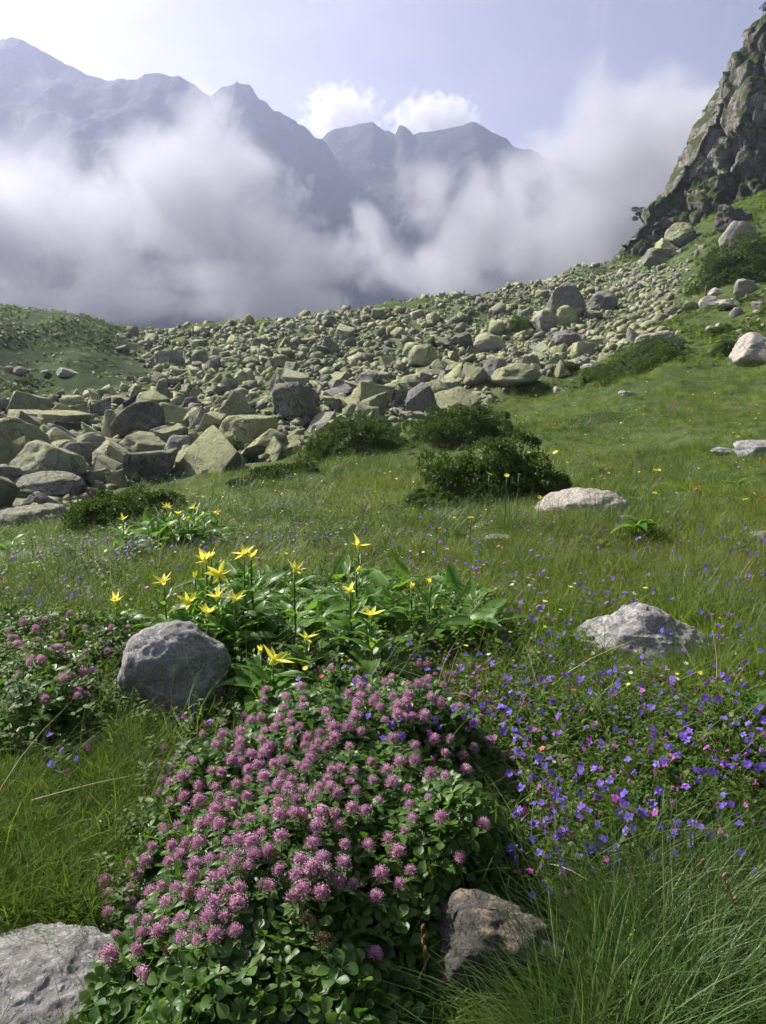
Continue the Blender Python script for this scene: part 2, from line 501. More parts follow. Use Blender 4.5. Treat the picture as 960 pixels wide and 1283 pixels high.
# ------------------------------------------------------------------ mountains
def mat_mountain():
    t = NT('mountain_rock')
    ge = t.node('ShaderNodeNewGeometry')
    sc = t.node('ShaderNodeVectorMath', operation='MULTIPLY'); sc.inputs[1].default_value = (1, 1, 0.6)
    t.lk(ge.outputs['Position'], sc.inputs[0])
    n1 = t.noise(0.012, 8, 0.62, sc.outputs[0]); n2 = t.noise(0.05, 6, 0.7, sc.outputs[0])
    col = t.mix(t.rng(n1, 0.4, 0.62), (0.045, 0.048, 0.048), (0.06, 0.06, 0.062))
    col = t.mix(t.rng(n2, 0.66, 0.76, 0, 0.4), col, (0.11, 0.11, 0.11))
    return t.finish(t.bsdf(col, 0.95, t.bump(n2, 0.8, 6), 0.1).outputs[0])
M['mountain'] = mat_mountain()
def mountain(ridge_px, Y, seed, front=520, base=-78):
    rp = np.array(ridge_px, float)
    W = at(rp[:, 0], rp[:, 1], Y)
    xs = np.linspace(W[0, 0], W[-1, 0], 340)
    zr = np.interp(xs, W[:, 0], W[:, 2])
    zr = zr + 3.2 * fbm(xs * 0.05, seed, 0, 4, seed, 0.6)
    v = np.concatenate([-np.linspace(1, 0, 110) ** 1.25, np.linspace(0, 1, 30)[1:]])
    X = np.broadcast_to(xs, (len(v), len(xs))).copy(); Vv = np.broadcast_to(v[:, None], X.shape)
    Yg = Y + Vv * np.where(Vv < 0, front, 500)
    hgt = (1 - np.abs(Vv)) ** 1.18
    Z = base + (zr[None] - base) * hgt
    amp = np.sin(np.clip(np.abs(Vv) * 1.0, 0, 1) * np.pi) ** 0.7
    rid = 1 - np.abs(fbm(X * 0.011, Yg * 0.004, 0, 5, seed + 3))
    Z = Z + amp * (rid - 0.6) * 14 + amp * 9 * fbm(X * 0.04, Yg * 0.04, 0, 3, seed + 5)
    Yg = Yg + 26 * fbm(X * 0.01, Z * 0.01, 0, 3, seed + 9) * amp
    me = mesh_np('mountain', np.stack([X, Yg, Z], -1), [grid_faces(len(v), len(xs))], [M['mountain']])
    return tag(link('mountain', me), kind='structure')
mountain([(-900, 120), (-600, 60), (-350, 90), (-160, 40), (-60, 62), (0, 50), (30, 53), (62, 65), (90, 80), (110, 92), (135, 97), (168, 98), (182, 93), (222, 93), (245, 104), (262, 121), (268, 140), (300, 220), (360, 330), (430, 420)], 900, 1)
mountain([(150, 260), (200, 180), (240, 135), (262, 121), (275, 111), (297, 103), (316, 109), (326, 123), (352, 141), (375, 157), (405, 174), (430, 215), (480, 290), (560, 380)], 1000, 2)
mountain([(300, 290), (360, 215), (405, 173), (412, 166), (440, 159), (452, 152), (466, 152), (482, 163), (496, 171), (500, 160), (510, 160), (518, 166), (545, 162), (575, 156), (597, 154), (615, 164), (640, 180), (672, 191), (740, 215), (860, 205), (1000, 170), (1200, 120), (1500, 160), (1800, 200)], 1120, 3)

# ------------------------------------------------------------------ cliff
SIL = [(770, 350), (776, 330), (781, 315), (788, 299), (797, 280), (809, 269), (818, 257), (829, 249), (832, 237), (841, 232), (847, 217), (858, 198), (868, 187), (877, 167), (885, 150), (893, 141), (893, 128), (904, 108), (910, 90), (922, 71), (938, 52), (948, 33), (960, 23), (985, 2), (1020, -30), (1080, -55), (1180, -70)]
sp_ = np.array(SIL, float)
SW = at(sp_[:, 0], sp_[:, 1], 90.0)
ls = np.concatenate([[0], np.cumsum(np.linalg.norm(np.diff(SW, axis=0), axis=1))])
ns_, nt_ = 230, 170
ss = np.linspace(0, ls[-1], ns_)
CX = np.interp(ss, ls, SW[:, 0]); CZ = np.interp(ss, ls, SW[:, 2])
tt = np.concatenate([-np.linspace(1, 0, 26)[:-1], np.linspace(0, 1, nt_ - 25) ** 1.35])
T_, XX = np.meshgrid(tt, CX, indexing='xy'); _, ZZ = np.meshgrid(tt, CZ, indexing='xy')
front = np.clip(T_, 0, 1); back = np.clip(-T_, 0, 1)
CXg = XX + front * 34 + back * 14
CYg = 90 - front * 22 + back * 55 - 1.5 * np.sin(front * np.pi * 2.2)
CZg = ZZ + front * 6 * np.clip((ZZ - 5) / 20, 0, 1) - back * 3
CP = np.stack([CXg, CYg, CZg], -1)
du = np.gradient(CP, axis=0); dv = np.gradient(CP, axis=1)
CN = np.cross(dv, du); CN /= np.linalg.norm(CN, axis=-1, keepdims=True) + 1e-9
if CN[ns_ // 2, 60, 1] > 0: CN = -CN
flat = CP.reshape(-1, 3)
blk = np.empty(len(flat)); edge = np.empty(len(flat)); blk2 = np.empty(len(flat))
for i, p in enumerate(flat):
    q = Vector((p[0] * 0.30 + p[2] * 0.10, p[1] * 0.30, p[2] * 0.20 - p[0] * 0.08))
    dd, pp = mnoise.voronoi(q)
    blk[i] = mnoise.cell(pp[0] * 7.3); edge[i] = dd[1] - dd[0]
    dd2, pp2 = mnoise.voronoi(q * 2.9)
    blk2[i] = mnoise.cell(pp2[0] * 5.1) + min(dd2[1] - dd2[0], 0.35)
blk, edge, blk2 = [a.reshape(ns_, nt_) for a in (blk, edge, blk2)]
damp = np.where(T_ < 0, 0.4, 0.45 + 0.55 * sstep(0, 0.12, T_))
disp = (1.7 * (blk) + 0.9 * np.clip(edge, 0, 0.5) + 0.9 * blk2 + 1.0 * fbm(CP[..., 0] * 0.18, CP[..., 1] * 0.18, CP[..., 2] * 0.12, 5, 31, 0.55) + 0.2 * fbm(CP[..., 0] * 1.4, CP[..., 1] * 1.4, CP[..., 2] * 0.9, 3, 37)) * damp - 0.9 * damp
CP = CP + CN * disp[..., None]
def mat_cliff():
    t = NT('cliff_rock')
    ge = t.node('ShaderNodeNewGeometry'); pos = ge.outputs['Position']
    sc = t.node('ShaderNodeVectorMath', operation='MULTIPLY'); sc.inputs[1].default_value = (1, 1, 0.45); t.lk(pos, sc.inputs[0])
    n1 = t.noise(0.16, 6, 0.62, pos); n2 = t.noise(1.1, 8, 0.68, sc.outputs[0]); n3 = t.noise(4.5, 5, 0.7, pos)
    col = t.mix(t.rng(n1, 0.38, 0.62), (0.23, 0.225, 0.195), (0.48, 0.455, 0.39))
    col = t.mix(t.rng(n2, 0.44, 0.58, 0.75, 0), col, (0.11, 0.11, 0.09))
    col = t.mix(t.rng(n2, 0.6, 0.72, 0, 0.6), col, (0.40, 0.37, 0.32))
    sp = t.node('ShaderNodeSeparateXYZ'); t.lk(ge.outputs['Normal'], sp.inputs[0])
    up = t.math('ADD', sp.outputs[2], t.rng(t.noise(0.22, 5, 0.6, pos), 0.3, 0.7, -0.38, 0.5))
    veg = t.rng(up, 0.27, 0.46)
    vc = t.mix(t.rng(n3, 0.35, 0.65), (0.045, 0.075, 0.018), (0.095, 0.125, 0.03))
    col = t.mix(veg, col, vc)
    h = t.math('ADD', t.math('MULTIPLY', n2, 1.4), t.math('MULTIPLY', n3, 0.5))
    return t.finish(t.bsdf(col, 0.9, t.bump(h, 1.0, 0.9), 0.15).outputs[0])
M['cliff'] = mat_cliff()
cme = mesh_np('cliff', CP, [grid_faces(ns_, nt_)], [M['cliff']], smooth=False)
tag(link('cliff', cme), 'steep grey rock cliff with grassy ledges rising above the boulder slope', 'cliff', kind='structure')

# ------------------------------------------------------------------ air
zlo = float(GV[:, 2].min()) - 1.5
zlo = min(zlo, -80 - 45)
ztop = 318.0
def box_mesh(name, lo, hi, mat):
    x0, y0, z0 = lo; x1, y1, z1 = hi
    V = [(x0, y0, z0), (x1, y0, z0), (x1, y1, z0), (x0, y1, z0), (x0, y0, z1), (x1, y0, z1), (x1, y1, z1), (x0, y1, z1)]
    F = [(0, 3, 2, 1), (4, 5, 6, 7), (0, 1, 5, 4), (1, 2, 6, 5), (2, 3, 7, 6), (3, 0, 4, 7)]
    return mesh_np(name, V, [np.array(F)], [mat], smooth=False)
t = NT('valley_haze')
pv = t.node('ShaderNodeVolumePrincipled')
pv.inputs['Color'].default_value = (0.56, 0.62, 0.88, 1)
pv.inputs['Density'].default_value = 0.00048
pv.inputs['Anisotropy'].default_value = 0.5
t.lk(pv.outputs[0], t.out.inputs['Volume'])
HAZE_BOX = ((-2650, -2650, zlo), (2650, 2650, ztop))
tag(link('haze', box_mesh('haze', *HAZE_BOX, t.m)), kind='stuff')

MIST = [  # px, py, depth, half-width px, half-depth m, half-height px, weight
    (60, 270, 470, 190, 110, 95, 1.0), (215, 255, 470, 120, 100, 95, 1.0), (280, 205, 480, 70, 70, 85, 0.9), (320, 290, 470, 110, 90, 80, 0.85), (110, 190, 480, 90, 70, 55, 0.7), (-80, 250, 470, 140, 110, 120, 1.0), (-260, 270, 470, 160, 110, 120, 1.0),
    (815, 195, 480, 90, 100, 105, 1.25), (735, 220, 480, 90, 100, 95, 1.2), (680, 235, 480, 65, 90, 75, 1.1), (890, 215, 480, 80, 100, 110, 1.25), (800, 250, 480, 120, 120, 115, 1.25), (700, 300, 480, 130, 110, 90, 1.15), (620, 290, 480, 90, 90, 80, 0.95), (530, 250, 480, 55, 70, 60, 0.75), (880, 280, 480, 130, 110, 130, 1.2), (1010, 270, 480, 160, 110, 150, 1.2), (450, 300, 480, 70, 70, 50, 0.55), (60, 335, 480, 280, 90, 60, 0.78), (560, 345, 480, 240, 90, 50, 0.72), (300, 345, 480, 200, 90, 50, 0.75), (410, 320, 480, 110, 80, 55, 0.72), (-100, 335, 480, 200, 90, 60, 0.8), (60, 378, 480, 260, 90, 42, 0.85), (330, 378, 480, 200, 90, 36, 0.8),
]
t = NT('valley_mist')
ge = t.node('ShaderNodeNewGeometry')
tcm = t.node('ShaderNodeTexCoord'); pos = tcm.outputs['Object']
acc = None
for (px, py, Y, hw, hd, hh, wgt) in MIST:
    c = at(px, py, Y); s = Y / 963.0
    sub = t.node('ShaderNodeVectorMath', operation='SUBTRACT'); t.lk(pos, sub.inputs[0]); sub.inputs[1].default_value = tuple(c)
    mul = t.node('ShaderNodeVectorMath', operation='MULTIPLY'); t.lk(sub.outputs[0], mul.inputs[0]); mul.inputs[1].default_value = (1 / (hw * s), 1 / hd, 1 / (hh * s))
    ln = t.node('ShaderNodeVectorMath', operation='LENGTH'); t.lk(mul.outputs[0], ln.inputs[0])
    v = t.rng(ln.outputs['Value'], 0.25, 1.35, wgt, 0.0, True)
    acc = v if acc is None else t.math('MAXIMUM', acc, v)
sv = t.node('ShaderNodeVectorMath', operation='MULTIPLY'); t.lk(pos, sv.inputs[0]); sv.inputs[1].default_value = (1, 0.7, 0.85)
nz = t.noise(0.017, 6, 0.64, sv.outputs[0], 0.5)
den = t.math('ADD', acc, t.math('MULTIPLY', t.math('SUBTRACT', nz, 0.5), 3.4))
den = t.rng(den, 0.50, 1.25, 0.0, 0.036)
pv = t.node('ShaderNodeVolumePrincipled')
pv.inputs['Color'].default_value = (0.77, 0.78, 0.85, 1)
pv.inputs['Anisotropy'].default_value = 0.25
t.lk(den, pv.inputs['Density'])
t.lk(pv.outputs[0], t.out.inputs['Volume'])
t.m.cycles.volume_step_rate = 0.32
tag(link('mist', box_mesh('mist', (-420, 340, -76), (420, 610, 165), t.m)), kind='stuff')
def cloud(px, py, Y, hw, hd, hh, seed, den=0.012):
    c = at(px, py, Y); s = Y / 963.0
    t = NT('cloud_vapour')
    tco = t.node('ShaderNodeTexCoord'); p = tco.outputs['Object']
    mul = t.node('ShaderNodeVectorMath', operation='MULTIPLY'); t.lk(p, mul.inputs[0]); mul.inputs[1].default_value = (1 / (hw * s), 1 / hd, 1 / (hh * s))
    ln = t.node('ShaderNodeVectorMath', operation='LENGTH'); t.lk(mul.outputs[0], ln.inputs[0])
    ad = t.node('ShaderNodeVectorMath', operation='ADD'); t.lk(p, ad.inputs[0]); ad.inputs[1].default_value = (seed * 311.0, seed * 97.0, 0)
    nz = t.noise(4.5 / (hw * s), 6, 0.62, ad.outputs[0])
    d = t.math('ADD', t.math('SUBTRACT', 1.0, ln.outputs['Value']), t.math('MULTIPLY', t.math('SUBTRACT', nz, 0.5), 2.2))
    d = t.rng(d, 0.2, 0.38, 0, den)
    pv = t.node('ShaderNodeVolumePrincipled'); pv.inputs['Color'].default_value = (0.98, 0.98, 0.985, 1); pv.inputs['Anisotropy'].default_value = 0.5
    t.lk(d, pv.inputs['Density']); t.lk(pv.outputs[0], t.out.inputs['Volume'])
    t.m.cycles.volume_step_rate = 0.35
    a, b = hw * s * 1.3, hh * s * 1.3
    o = link('cloud', box_mesh('cloud', (-a, -hd * 1.3, -b), (a, hd * 1.3, b), t.m), loc=c)
    return o
tag(cloud(428, 148, 3400, 52, 150, 40, 1), kind='stuff')
tag(cloud(545, 152, 3500, 62, 150, 32, 2), kind='stuff')

# ------------------------------------------------------------------ rocks
def ico(sub):
    bm = bmesh.new(); bmesh.ops.create_icosphere(bm, subdivisions=sub, radius=1.0)
    V = np.array([v.co[:] for v in bm.verts]); F = np.array([[v.index for v in f.verts] for f in bm.faces])
    bm.free(); V /= np.linalg.norm(V, axis=1)[:, None]
    return V, F
ICO = {k: ico(k) for k in (3, 4, 5, 6)}
def rock_geo(seed, sub, kind='blocky', soft=38, namp=0.05):
    """a stone cut by random planes with softly worn edges, fits in a unit cube"""
    V, F = ICO[sub]
    r_ = np.random.default_rng(seed)
    n = {'blocky': 9, 'angular': 9, 'rounded': 20, 'flat': 9, 'wedge': 8, 'pointed': 8}[kind]
    N = r_.normal(size=(n, 3)); N /= np.linalg.norm(N, axis=1)[:, None]
    off = r_.uniform(0.62, 0.95, n)
    if kind == 'blocky':
        N[:6] = np.array([[1, 0, 0], [-1, 0, 0], [0, 1, 0], [0, -1, 0], [0, 0, 1], [0, 0, -1]]) + r_.normal(size=(6, 3)) * 0.22
    if kind == 'flat':
        N[0] = (0.15, 0.1, 1); N[1] = (-0.1, 0.05, -1); off[:2] = 0.6
    if kind == 'wedge':
        N[0] = (0.75, -0.15, 0.75); N[1] = (-0.9, -0.3, 0.25); N[2] = (0.1, -0.9, 0.3); off[:3] = (0.45, 0.6, 0.6)
    if kind == 'pointed':
        N[:4] = np.array([[1, 0.2, 0.5], [-0.9, 0.5, 0.45], [-0.1, -1, 0.4], [0.2, 1, 0.5]]) + r_.normal(size=(4, 3)) * 0.15; off[:4] = 0.52
    N /= np.linalg.norm(N, axis=1)[:, None]
    if kind == 'rounded': off = r_.uniform(0.82, 0.95, n)
    d = np.clip(V @ N.T, 0.02, None)
    rr = np.concatenate([off[None] / d, np.full((len(V), 1), 1.05)], 1)
    rad_ = -np.log(np.exp(-soft * rr).sum(1)) / soft
    P = V * rad_[:, None]
    s = r_.uniform(0, 50)
    P = P + V * (namp * fbm(P[:, 0] * 2.2 + s, P[:, 1] * 2.2, P[:, 2] * 2.2, 4, seed) + namp * 0.9 * -np.abs(fbm(P[:, 0] * 1.3, P[:, 1] * 1.3 + s, P[:, 2] * 3.2, 2, seed + 5)))[:, None]
    P -= (P.max(0) + P.min(0)) / 2
    P /= (P.max(0) - P.min(0)) / 2
    return P, F
KINDS = ['blocky', 'angular', 'rounded', 'flat', 'wedge', 'pointed', 'blocky', 'angular', 'pointed', 'flat', 'wedge', 'blocky', 'wedge', 'angular', 'wedge', 'pointed']
DIMS = {'blocky': (1, 0.85, 0.68), 'angular': (1, 0.8, 0.66), 'rounded': (1, 0.85, 0.62), 'flat': (1.15, 0.9, 0.34), 'wedge': (1.05, 0.75, 0.7), 'pointed': (0.9, 0.8, 0.82)}
VARS = []          # (kind, {material: mesh})
def hull_block(seed, kind, bevel=True):
    """an angular broken block: the hull of a few random points, edges slightly worn"""
    r_ = np.random.default_rng(seed); dm = np.array(DIMS[kind])
    if kind == 'blocky':
        P = np.array([[i, j, k] for i in (-1, 1) for j in (-1, 1) for k in (-1, 1)], float) + r_.uniform(-0.42, 0.25, (8, 3))
    else:
        n = {'angular': 13, 'rounded': 34, 'flat': 12, 'wedge': 7, 'pointed': 8}[kind]
        P = r_.normal(size=(n, 3)); P /= np.linalg.norm(P, axis=1)[:, None]; P *= r_.uniform(0.8, 1.05, (n, 1))
        if kind == 'wedge': P = np.concatenate([P * 0.75 - [0, 0, 0.2], [[0.1, -0.8, 0.9], [0.2, 0.8, 0.95], [-1, -0.8, -0.5], [-1, 0.8, -0.5]]])
        if kind == 'pointed': P = np.concatenate([P * 0.85 - [0, 0, 0.2], [[0.1, 0.0, 1.15], [-0.1, 0.25, 1.0]]])
    bm = bmesh.new()
    for p in P: bm.verts.new(p)
    res = bmesh.ops.convex_hull(bm, input=bm.verts)
    bmesh.ops.delete(bm, geom=[v for v in bm.verts if not v.link_faces], context='VERTS')
    bmesh.ops.dissolve_limit(bm, angle_limit=R(9), verts=bm.verts, edges=bm.edges)
    if bevel: bmesh.ops.bevel(bm, geom=list(bm.edges), offset=0.07, offset_type='OFFSET', segments=2, profile=0.6, affect='EDGES', clamp_overlap=True)
    bmesh.ops.triangulate(bm, faces=bm.faces)
    if bevel:
        bmesh.ops.subdivide_edges(bm, edges=[e for e in bm.edges if e.calc_length() > 0.45], cuts=2, use_grid_fill=True)
        bmesh.ops.triangulate(bm, faces=bm.faces)
    bmesh.ops.recalc_face_normals(bm, faces=bm.faces)
    V = np.array([v.co[:] for v in bm.verts]); F = np.array([[v.index for v in f.verts] for f in bm.faces])
    bm.free()
    V -= (V.max(0) + V.min(0)) / 2; V /= (V.max(0) - V.min(0)) / 2
    if bevel: V = V + 0.06 * np.stack([fbm(V[:, 0] * 3 + k * 7, V[:, 1] * 3, V[:, 2] * 3, 3, seed + k) for k in range(3)], -1)
    return V * dm * 0.5, F
for i, k in enumerate(KINDS):
    P, F = hull_block(100 + i, k)
    VARS.append((k, {m: mesh_np('boulder', P, [F], [M[m]], smooth=False) for m in ('scree', 'scree_grey', 'pale', 'dark_rock')}))
LOWV = []
for i, k in enumerate(KINDS[:12]):
    P, F = hull_block(300 + i, k, False)
    LOWV.append(mesh_np('stone', P, [F], [M['scree' if i % 4 else 'scree_grey']], smooth=False))
PLACED = []        # x, y, radius of every stone that keeps plants away
def fit_rock(cx, base, w, h, depth=0.8):
    """centre, width, depth and height of a stone whose outline the photograph shows"""
    p, ok = hit(cx, base); p = p[0]
    dist = float(np.linalg.norm(p - np.array([0, 0, CAM_Z])))
    dl = math.asin((CAM_Z - p[2]) / dist)
    Wd = w * dist / 963.0; D = depth * Wd
    Hh = max(0.3 * Wd * 0.5, (h * dist / 963.0 - 0.5 * D * max(0, math.sin(dl))) / math.cos(dl))
    hd = np.array([p[0], p[1]]); hd /= np.linalg.norm(hd)
    c = hd * D * 0.42 + p[:2]
    return c, Wd, D, Hh, math.atan2(-hd[0], hd[1])
def hero_rock(label, cx, base, w, h, mat, kind, seed, depth=0.8, sub=6, rz=0.0, sink=0.25, namp=0.05, tilt=(0, 0), soft=26, group=None, name='boulder', cat='boulder'):
    c, Wd, D, Hh, yaw = fit_rock(cx, base, w, h, depth)
    P, F = rock_geo(seed, sub, kind, soft, namp)
    ca, sa = math.cos(rz), math.sin(rz)
    P = np.stack([P[:, 0] * ca - P[:, 1] * sa, P[:, 0] * sa + P[:, 1] * ca, P[:, 2]], -1)
    P -= (P.max(0) + P.min(0)) / 2; P /= (P.max(0) - P.min(0)) / 2
    Ht = Hh * (1 + sink)
    P = P * np.array([Wd / 2, D / 2, Ht / 2])
    P = P + (0.012 * Wd * fbm(P[:, 0] * 9 / Wd, P[:, 1] * 9 / Wd, P[:, 2] * 9 / Wd, 4, seed + 1, 0.6))[:, None] * np.sign(P) * 0.7
    me = mesh_np(name, P, [F], [M[mat]])
    o = link(name, me, loc=(c[0], c[1], float(G(c[0], c[1])) + Hh - Ht / 2))
    o.rotation_euler = (tilt[0], tilt[1], yaw)
    PLACED.append((c[0], c[1], Wd * 0.45))
    return tag(o, label, cat, group)
g_m = 'boulders lying in the meadow'
hero_rock('rounded dark grey boulder among clover beside the yellow flowers', 224, 896, 134, 113, 'hero_grey', 'rounded', 11, 0.72, rz=0.4, sink=0.45, group=g_m, soft=18, namp=0.05)
hero_rock('low grey humped boulder amid the purple flowers, sunlit on top', 806, 828, 172, 68, 'hero_pale', 'pointed', 14, 0.62, rz=0.9, sink=0.4, group=g_m, soft=12)
hero_rock('cream granite boulder in the grass below the big juniper', 732, 648, 124, 44, 'hero_cream', 'angular', 23, 0.6, rz=0.3, sink=0.5, group=g_m)
hero_rock('dark crusted rock beneath the clover beside long grass', 610, 1258, 168, 96, 'hero_warm', 'blocky', 35, 0.62, rz=0.2, sink=0.3, namp=0.09, group=g_m, soft=16)
hero_rock('broad pale grey rock at the bottom corner under the clover', 28, 1345, 235, 62, 'hero_pale', 'angular', 42, 0.8, rz=0.7, sink=0.4, group=g_m, soft=18)
hero_rock('smooth grey stone half sunk in grass at the meadow edge', 955, 576, 64, 24, 'hero_pale', 'rounded', 51, 0.6, sub=5, group=g_m)
hero_rock('big cream boulder on the grassy slope at the picture edge', 952, 458, 66, 34, 'hero_cream', 'wedge', 57, 0.7, sub=5, group=g_m)
hero_rock('long tilted pale slab at the border of grass and boulders', 822, 443, 56, 25, 'pale', 'flat', 60, 0.5, sub=5, tilt=(0.15, -0.33), group=g_m, sink=0.4)
hero_rock('small flat grey stone sunk in grass below the cream boulder', 628, 682, 42, 12, 'hero_grey', 'flat', 63, 0.6, sub=5, group=g_m)
hero_rock('small pale stone poking out of grass by the purple spike', 600, 501, 17, 9, 'pale', 'angular', 66, 0.7, sub=4, group=g_m)
hero_rock('mossy stone peeking from grass at the picture edge above the violets', 956, 680, 30, 14, 'hero_grey', 'rounded', 68, 0.7, sub=5, group=g_m)
hero_rock('pale flat boulder at the boulder field edge behind the small flowers', 40, 660, 92, 30, 'scree_grey', 'flat', 71, 0.7, sub=5, group=g_m)
hero_rock('low dark stone hidden in grass near the smooth grey stone', 908, 571, 30, 9, 'hero_grey', 'rounded', 73, 0.6, sub=4, group=g_m)
for (cx, by, w, h, lab) in [
    (785, 357 + 13, 22, 12, None), (932, 372, 22, 18, 'rounded cream stone on the grassy slope above the cream boulder'), (898, 371, 20, 8, 'flat pale stone near the thin dark stake'), (912, 388, 26, 9, 'long low pale stone on the slope below the stake'),
    (922, 397, 14, 10, 'small grey stone below the long low pale stone'), (888, 390, 24, 14, 'tan twin-topped stone right beneath the thin dark stake'), (893, 416, 16, 6, 'small flat stone in the slope grass near the tilted slab'),
    (950, 386, 16, 7, 'little pale stone at the picture edge on the upper slope'), (922, 312, 38, 26, 'elongated grey slab high on the green slope under the cliff'), (904, 350, 9, 5, None), (885, 404, 10, 5, None),
    (785, 498, 20, 8, 'little grey stone in the meadow below the flat juniper'), (700, 494, 18, 8, 'pale little stone at the meadow edge left of the flat juniper'), (738, 465, 22, 8, 'flat cream stone between the boulders and the flat juniper'), (12, 467, 12, 7, 'white stone on the dark grassy mound'), (27, 470, 18, 10, 'wide pale stone beside the white one on the mound'), (85, 472, 24, 9, 'low grey stone at the mound foot'),
    (57, 470, 10, 5, 'tiny pale stone mid mound foot')]:
    if lab: hero_rock(lab, cx, by, w, h, 'pale', 'flat' if cx == 922 else ['angular', 'wedge', 'flat'][cx % 3], 500 + cx, 0.7, sub=5, soft=60, group='stones scattered on the grassy slopes', name='stone', cat='stone')
hero_rock('dark jagged outcrop below the cliff wall on the green slope', 917, 289, 38, 24, 'dark_rock', 'angular', 81, 0.6, sub=5, soft=60, namp=0.14, rz=0.5, name='rock_outcrop', cat='outcrop')
hero_rock('smooth pale green boulder topmost of three under the cliff', 851, 311, 34, 24, 'scree', 'angular', 84, 0.8, soft=50, sub=5, group='three big boulders under the cliff')
hero_rock('pale green boulder in the middle of three under the cliff', 836, 325, 32, 20, 'scree', 'wedge', 86, 0.8, soft=50, sub=5, group='three big boulders under the cliff')
hero_rock('pale green boulder lowest of three under the cliff', 822, 335, 34, 18, 'scree', 'blocky', 87, 0.8, soft=50, sub=5, group='three big boulders under the cliff')
g_s = 'boulders of the scree'
HERO = [  # label, cx, base, w, h, material, kind, rz, tilt
    ('long lichen-topped block with a flat sloping face in front of the scree', 314, 561, 78, 46, 'scree', 'blocky', 0.5, (0.0, -0.12)),
    ('dark peaked boulder right behind the long lichen-topped block', 297, 530, 52, 38, 'scree', 'pointed', 0.2, (0, 0)),
    ('broad boulder with a shadowed side above the rounded juniper', 372, 530, 62, 44, 'scree', 'blocky', 0.9, (0, 0.1)),
    ('rectangular grey-green slab block at the lower edge of the scree', 184, 578, 62, 34, 'scree', 'flat', 0.15, (0.35, 0.05)),
    ('pale wedge with a sharp ridge in the lower scree', 150, 592, 62, 44, 'scree_grey', 'wedge', 0.1, (0, 0)),
    ('grey slab leaning behind the pale wedge', 122, 584, 52, 38, 'scree_grey', 'angular', 0.6, (0.1, 0.3)),
    ('huge yellow-green lichen boulder at the picture edge', 14, 590, 92, 66, 'scree', 'rounded', 0.3, (0, 0)),
    ('big pinkish grey boulder below the yellow-green lichen one', 66, 612, 88, 58, 'scree_grey', 'angular', 0.8, (0, 0)),
    ('low pale boulder in front of the pinkish grey one', 62, 633, 84, 34, 'scree_grey', 'rounded', 0.2, (0, 0)),
    ('grey boulder cut off at the picture edge above the grass', 6, 626, 46, 40, 'scree_grey', 'blocky', 0.5, (0, 0)),
    ('dark jagged boulder with a split face behind the slab block', 178, 547, 68, 46, 'dark_rock', 'angular', 0.4, (0, 0.2)),
    ('upright streaked grey boulder beside the rectangular slab block', 232, 582, 46, 38, 'scree_grey', 'wedge', 1.2, (0, 0)),
    ('flat long lichen boulder at the foot of the grassy mound', 84, 534, 62, 18, 'scree', 'flat', 0.1, (0.1, 0)),
    ('bright green peaked boulder on the mid scree near the mound', 203, 504, 30, 24, 'scree', 'pointed', 0.4, (0, 0)),
    ('rounded green boulder in the lower scree beneath the mound', 92, 513, 28, 15, 'scree', 'rounded', 0, (0, 0)),
    ('large grey pyramid boulder below the far crest', 706, 393, 50, 36, 'scree_grey', 'pointed', 0.3, (0, 0)),
    ('smooth grey boulder to the side of the large pyramid', 757, 389, 34, 22, 'scree_grey', 'rounded', 0.5, (0, 0)),
    ('rounded two-tone boulder below the large pyramid', 681, 417, 36, 26, 'scree_grey', 'rounded', 0.2, (0, 0)),
    ('lichen dome boulder under the smooth grey one', 709, 409, 26, 22, 'scree', 'rounded', 0.6, (0, 0)),
    ('pale egg shaped boulder in the upper scree', 710, 436, 34, 20, 'scree_grey', 'rounded', 0.1, (0, 0)),
    ('tall light boulder with a lichen cap near the scree edge', 622, 479, 36, 28, 'scree_grey', 'blocky', 0.3, (0, 0.15)),
    ('wide low lichen boulder at the meadow side of the scree', 645, 488, 62, 26, 'scree', 'rounded', 0.2, (0, -0.1)),
    ('large faceted boulder in the middle of the scree', 530, 462, 38, 26, 'scree', 'angular', 0.5, (0, 0)),
    ('blocky light boulder half way up the scree', 517, 448, 28, 18, 'scree_grey', 'blocky', 0.3, (0, 0)),
    ('angular boulder just above the second juniper', 516, 492, 36, 20, 'scree', 'angular', 0.1, (0, 0)),
    ('square-cut boulder right of the angular one by the juniper', 562, 498, 30, 20, 'scree_grey', 'blocky', 0.3, (0, 0)),
    ('dark leaning boulder half way between crest and junipers', 578, 438, 28, 18, 'dark_rock', 'angular', 0.2, (0, 0)),
    ('long grey boulder next to the dark leaning one', 612, 440, 42, 22, 'scree_grey', 'angular', 0.2, (0, -0.2)),
    ('lone upright boulder standing on the moraine crest', 400, 396, 16, 17, 'scree', 'pointed', 0, (0, 0)),
    ('light peaked boulder at the centre of the scree', 412, 444, 26, 20, 'scree', 'pointed', 0.4, (0, 0)),
    ('green two-peaked boulder in the mid scree', 290, 490, 30, 22, 'scree', 'angular', 0.4, (0, 0)),
    ('steep-faced boulder behind the broad shadowed one', 352, 494, 30, 22, 'scree', 'wedge', 0.4, (0, 0)),
    ('grey angular boulder above the rounded juniper', 462, 486, 32, 20, 'scree_grey', 'angular', 0.4, (0, 0)),
]
vi_ = 0
HP = []
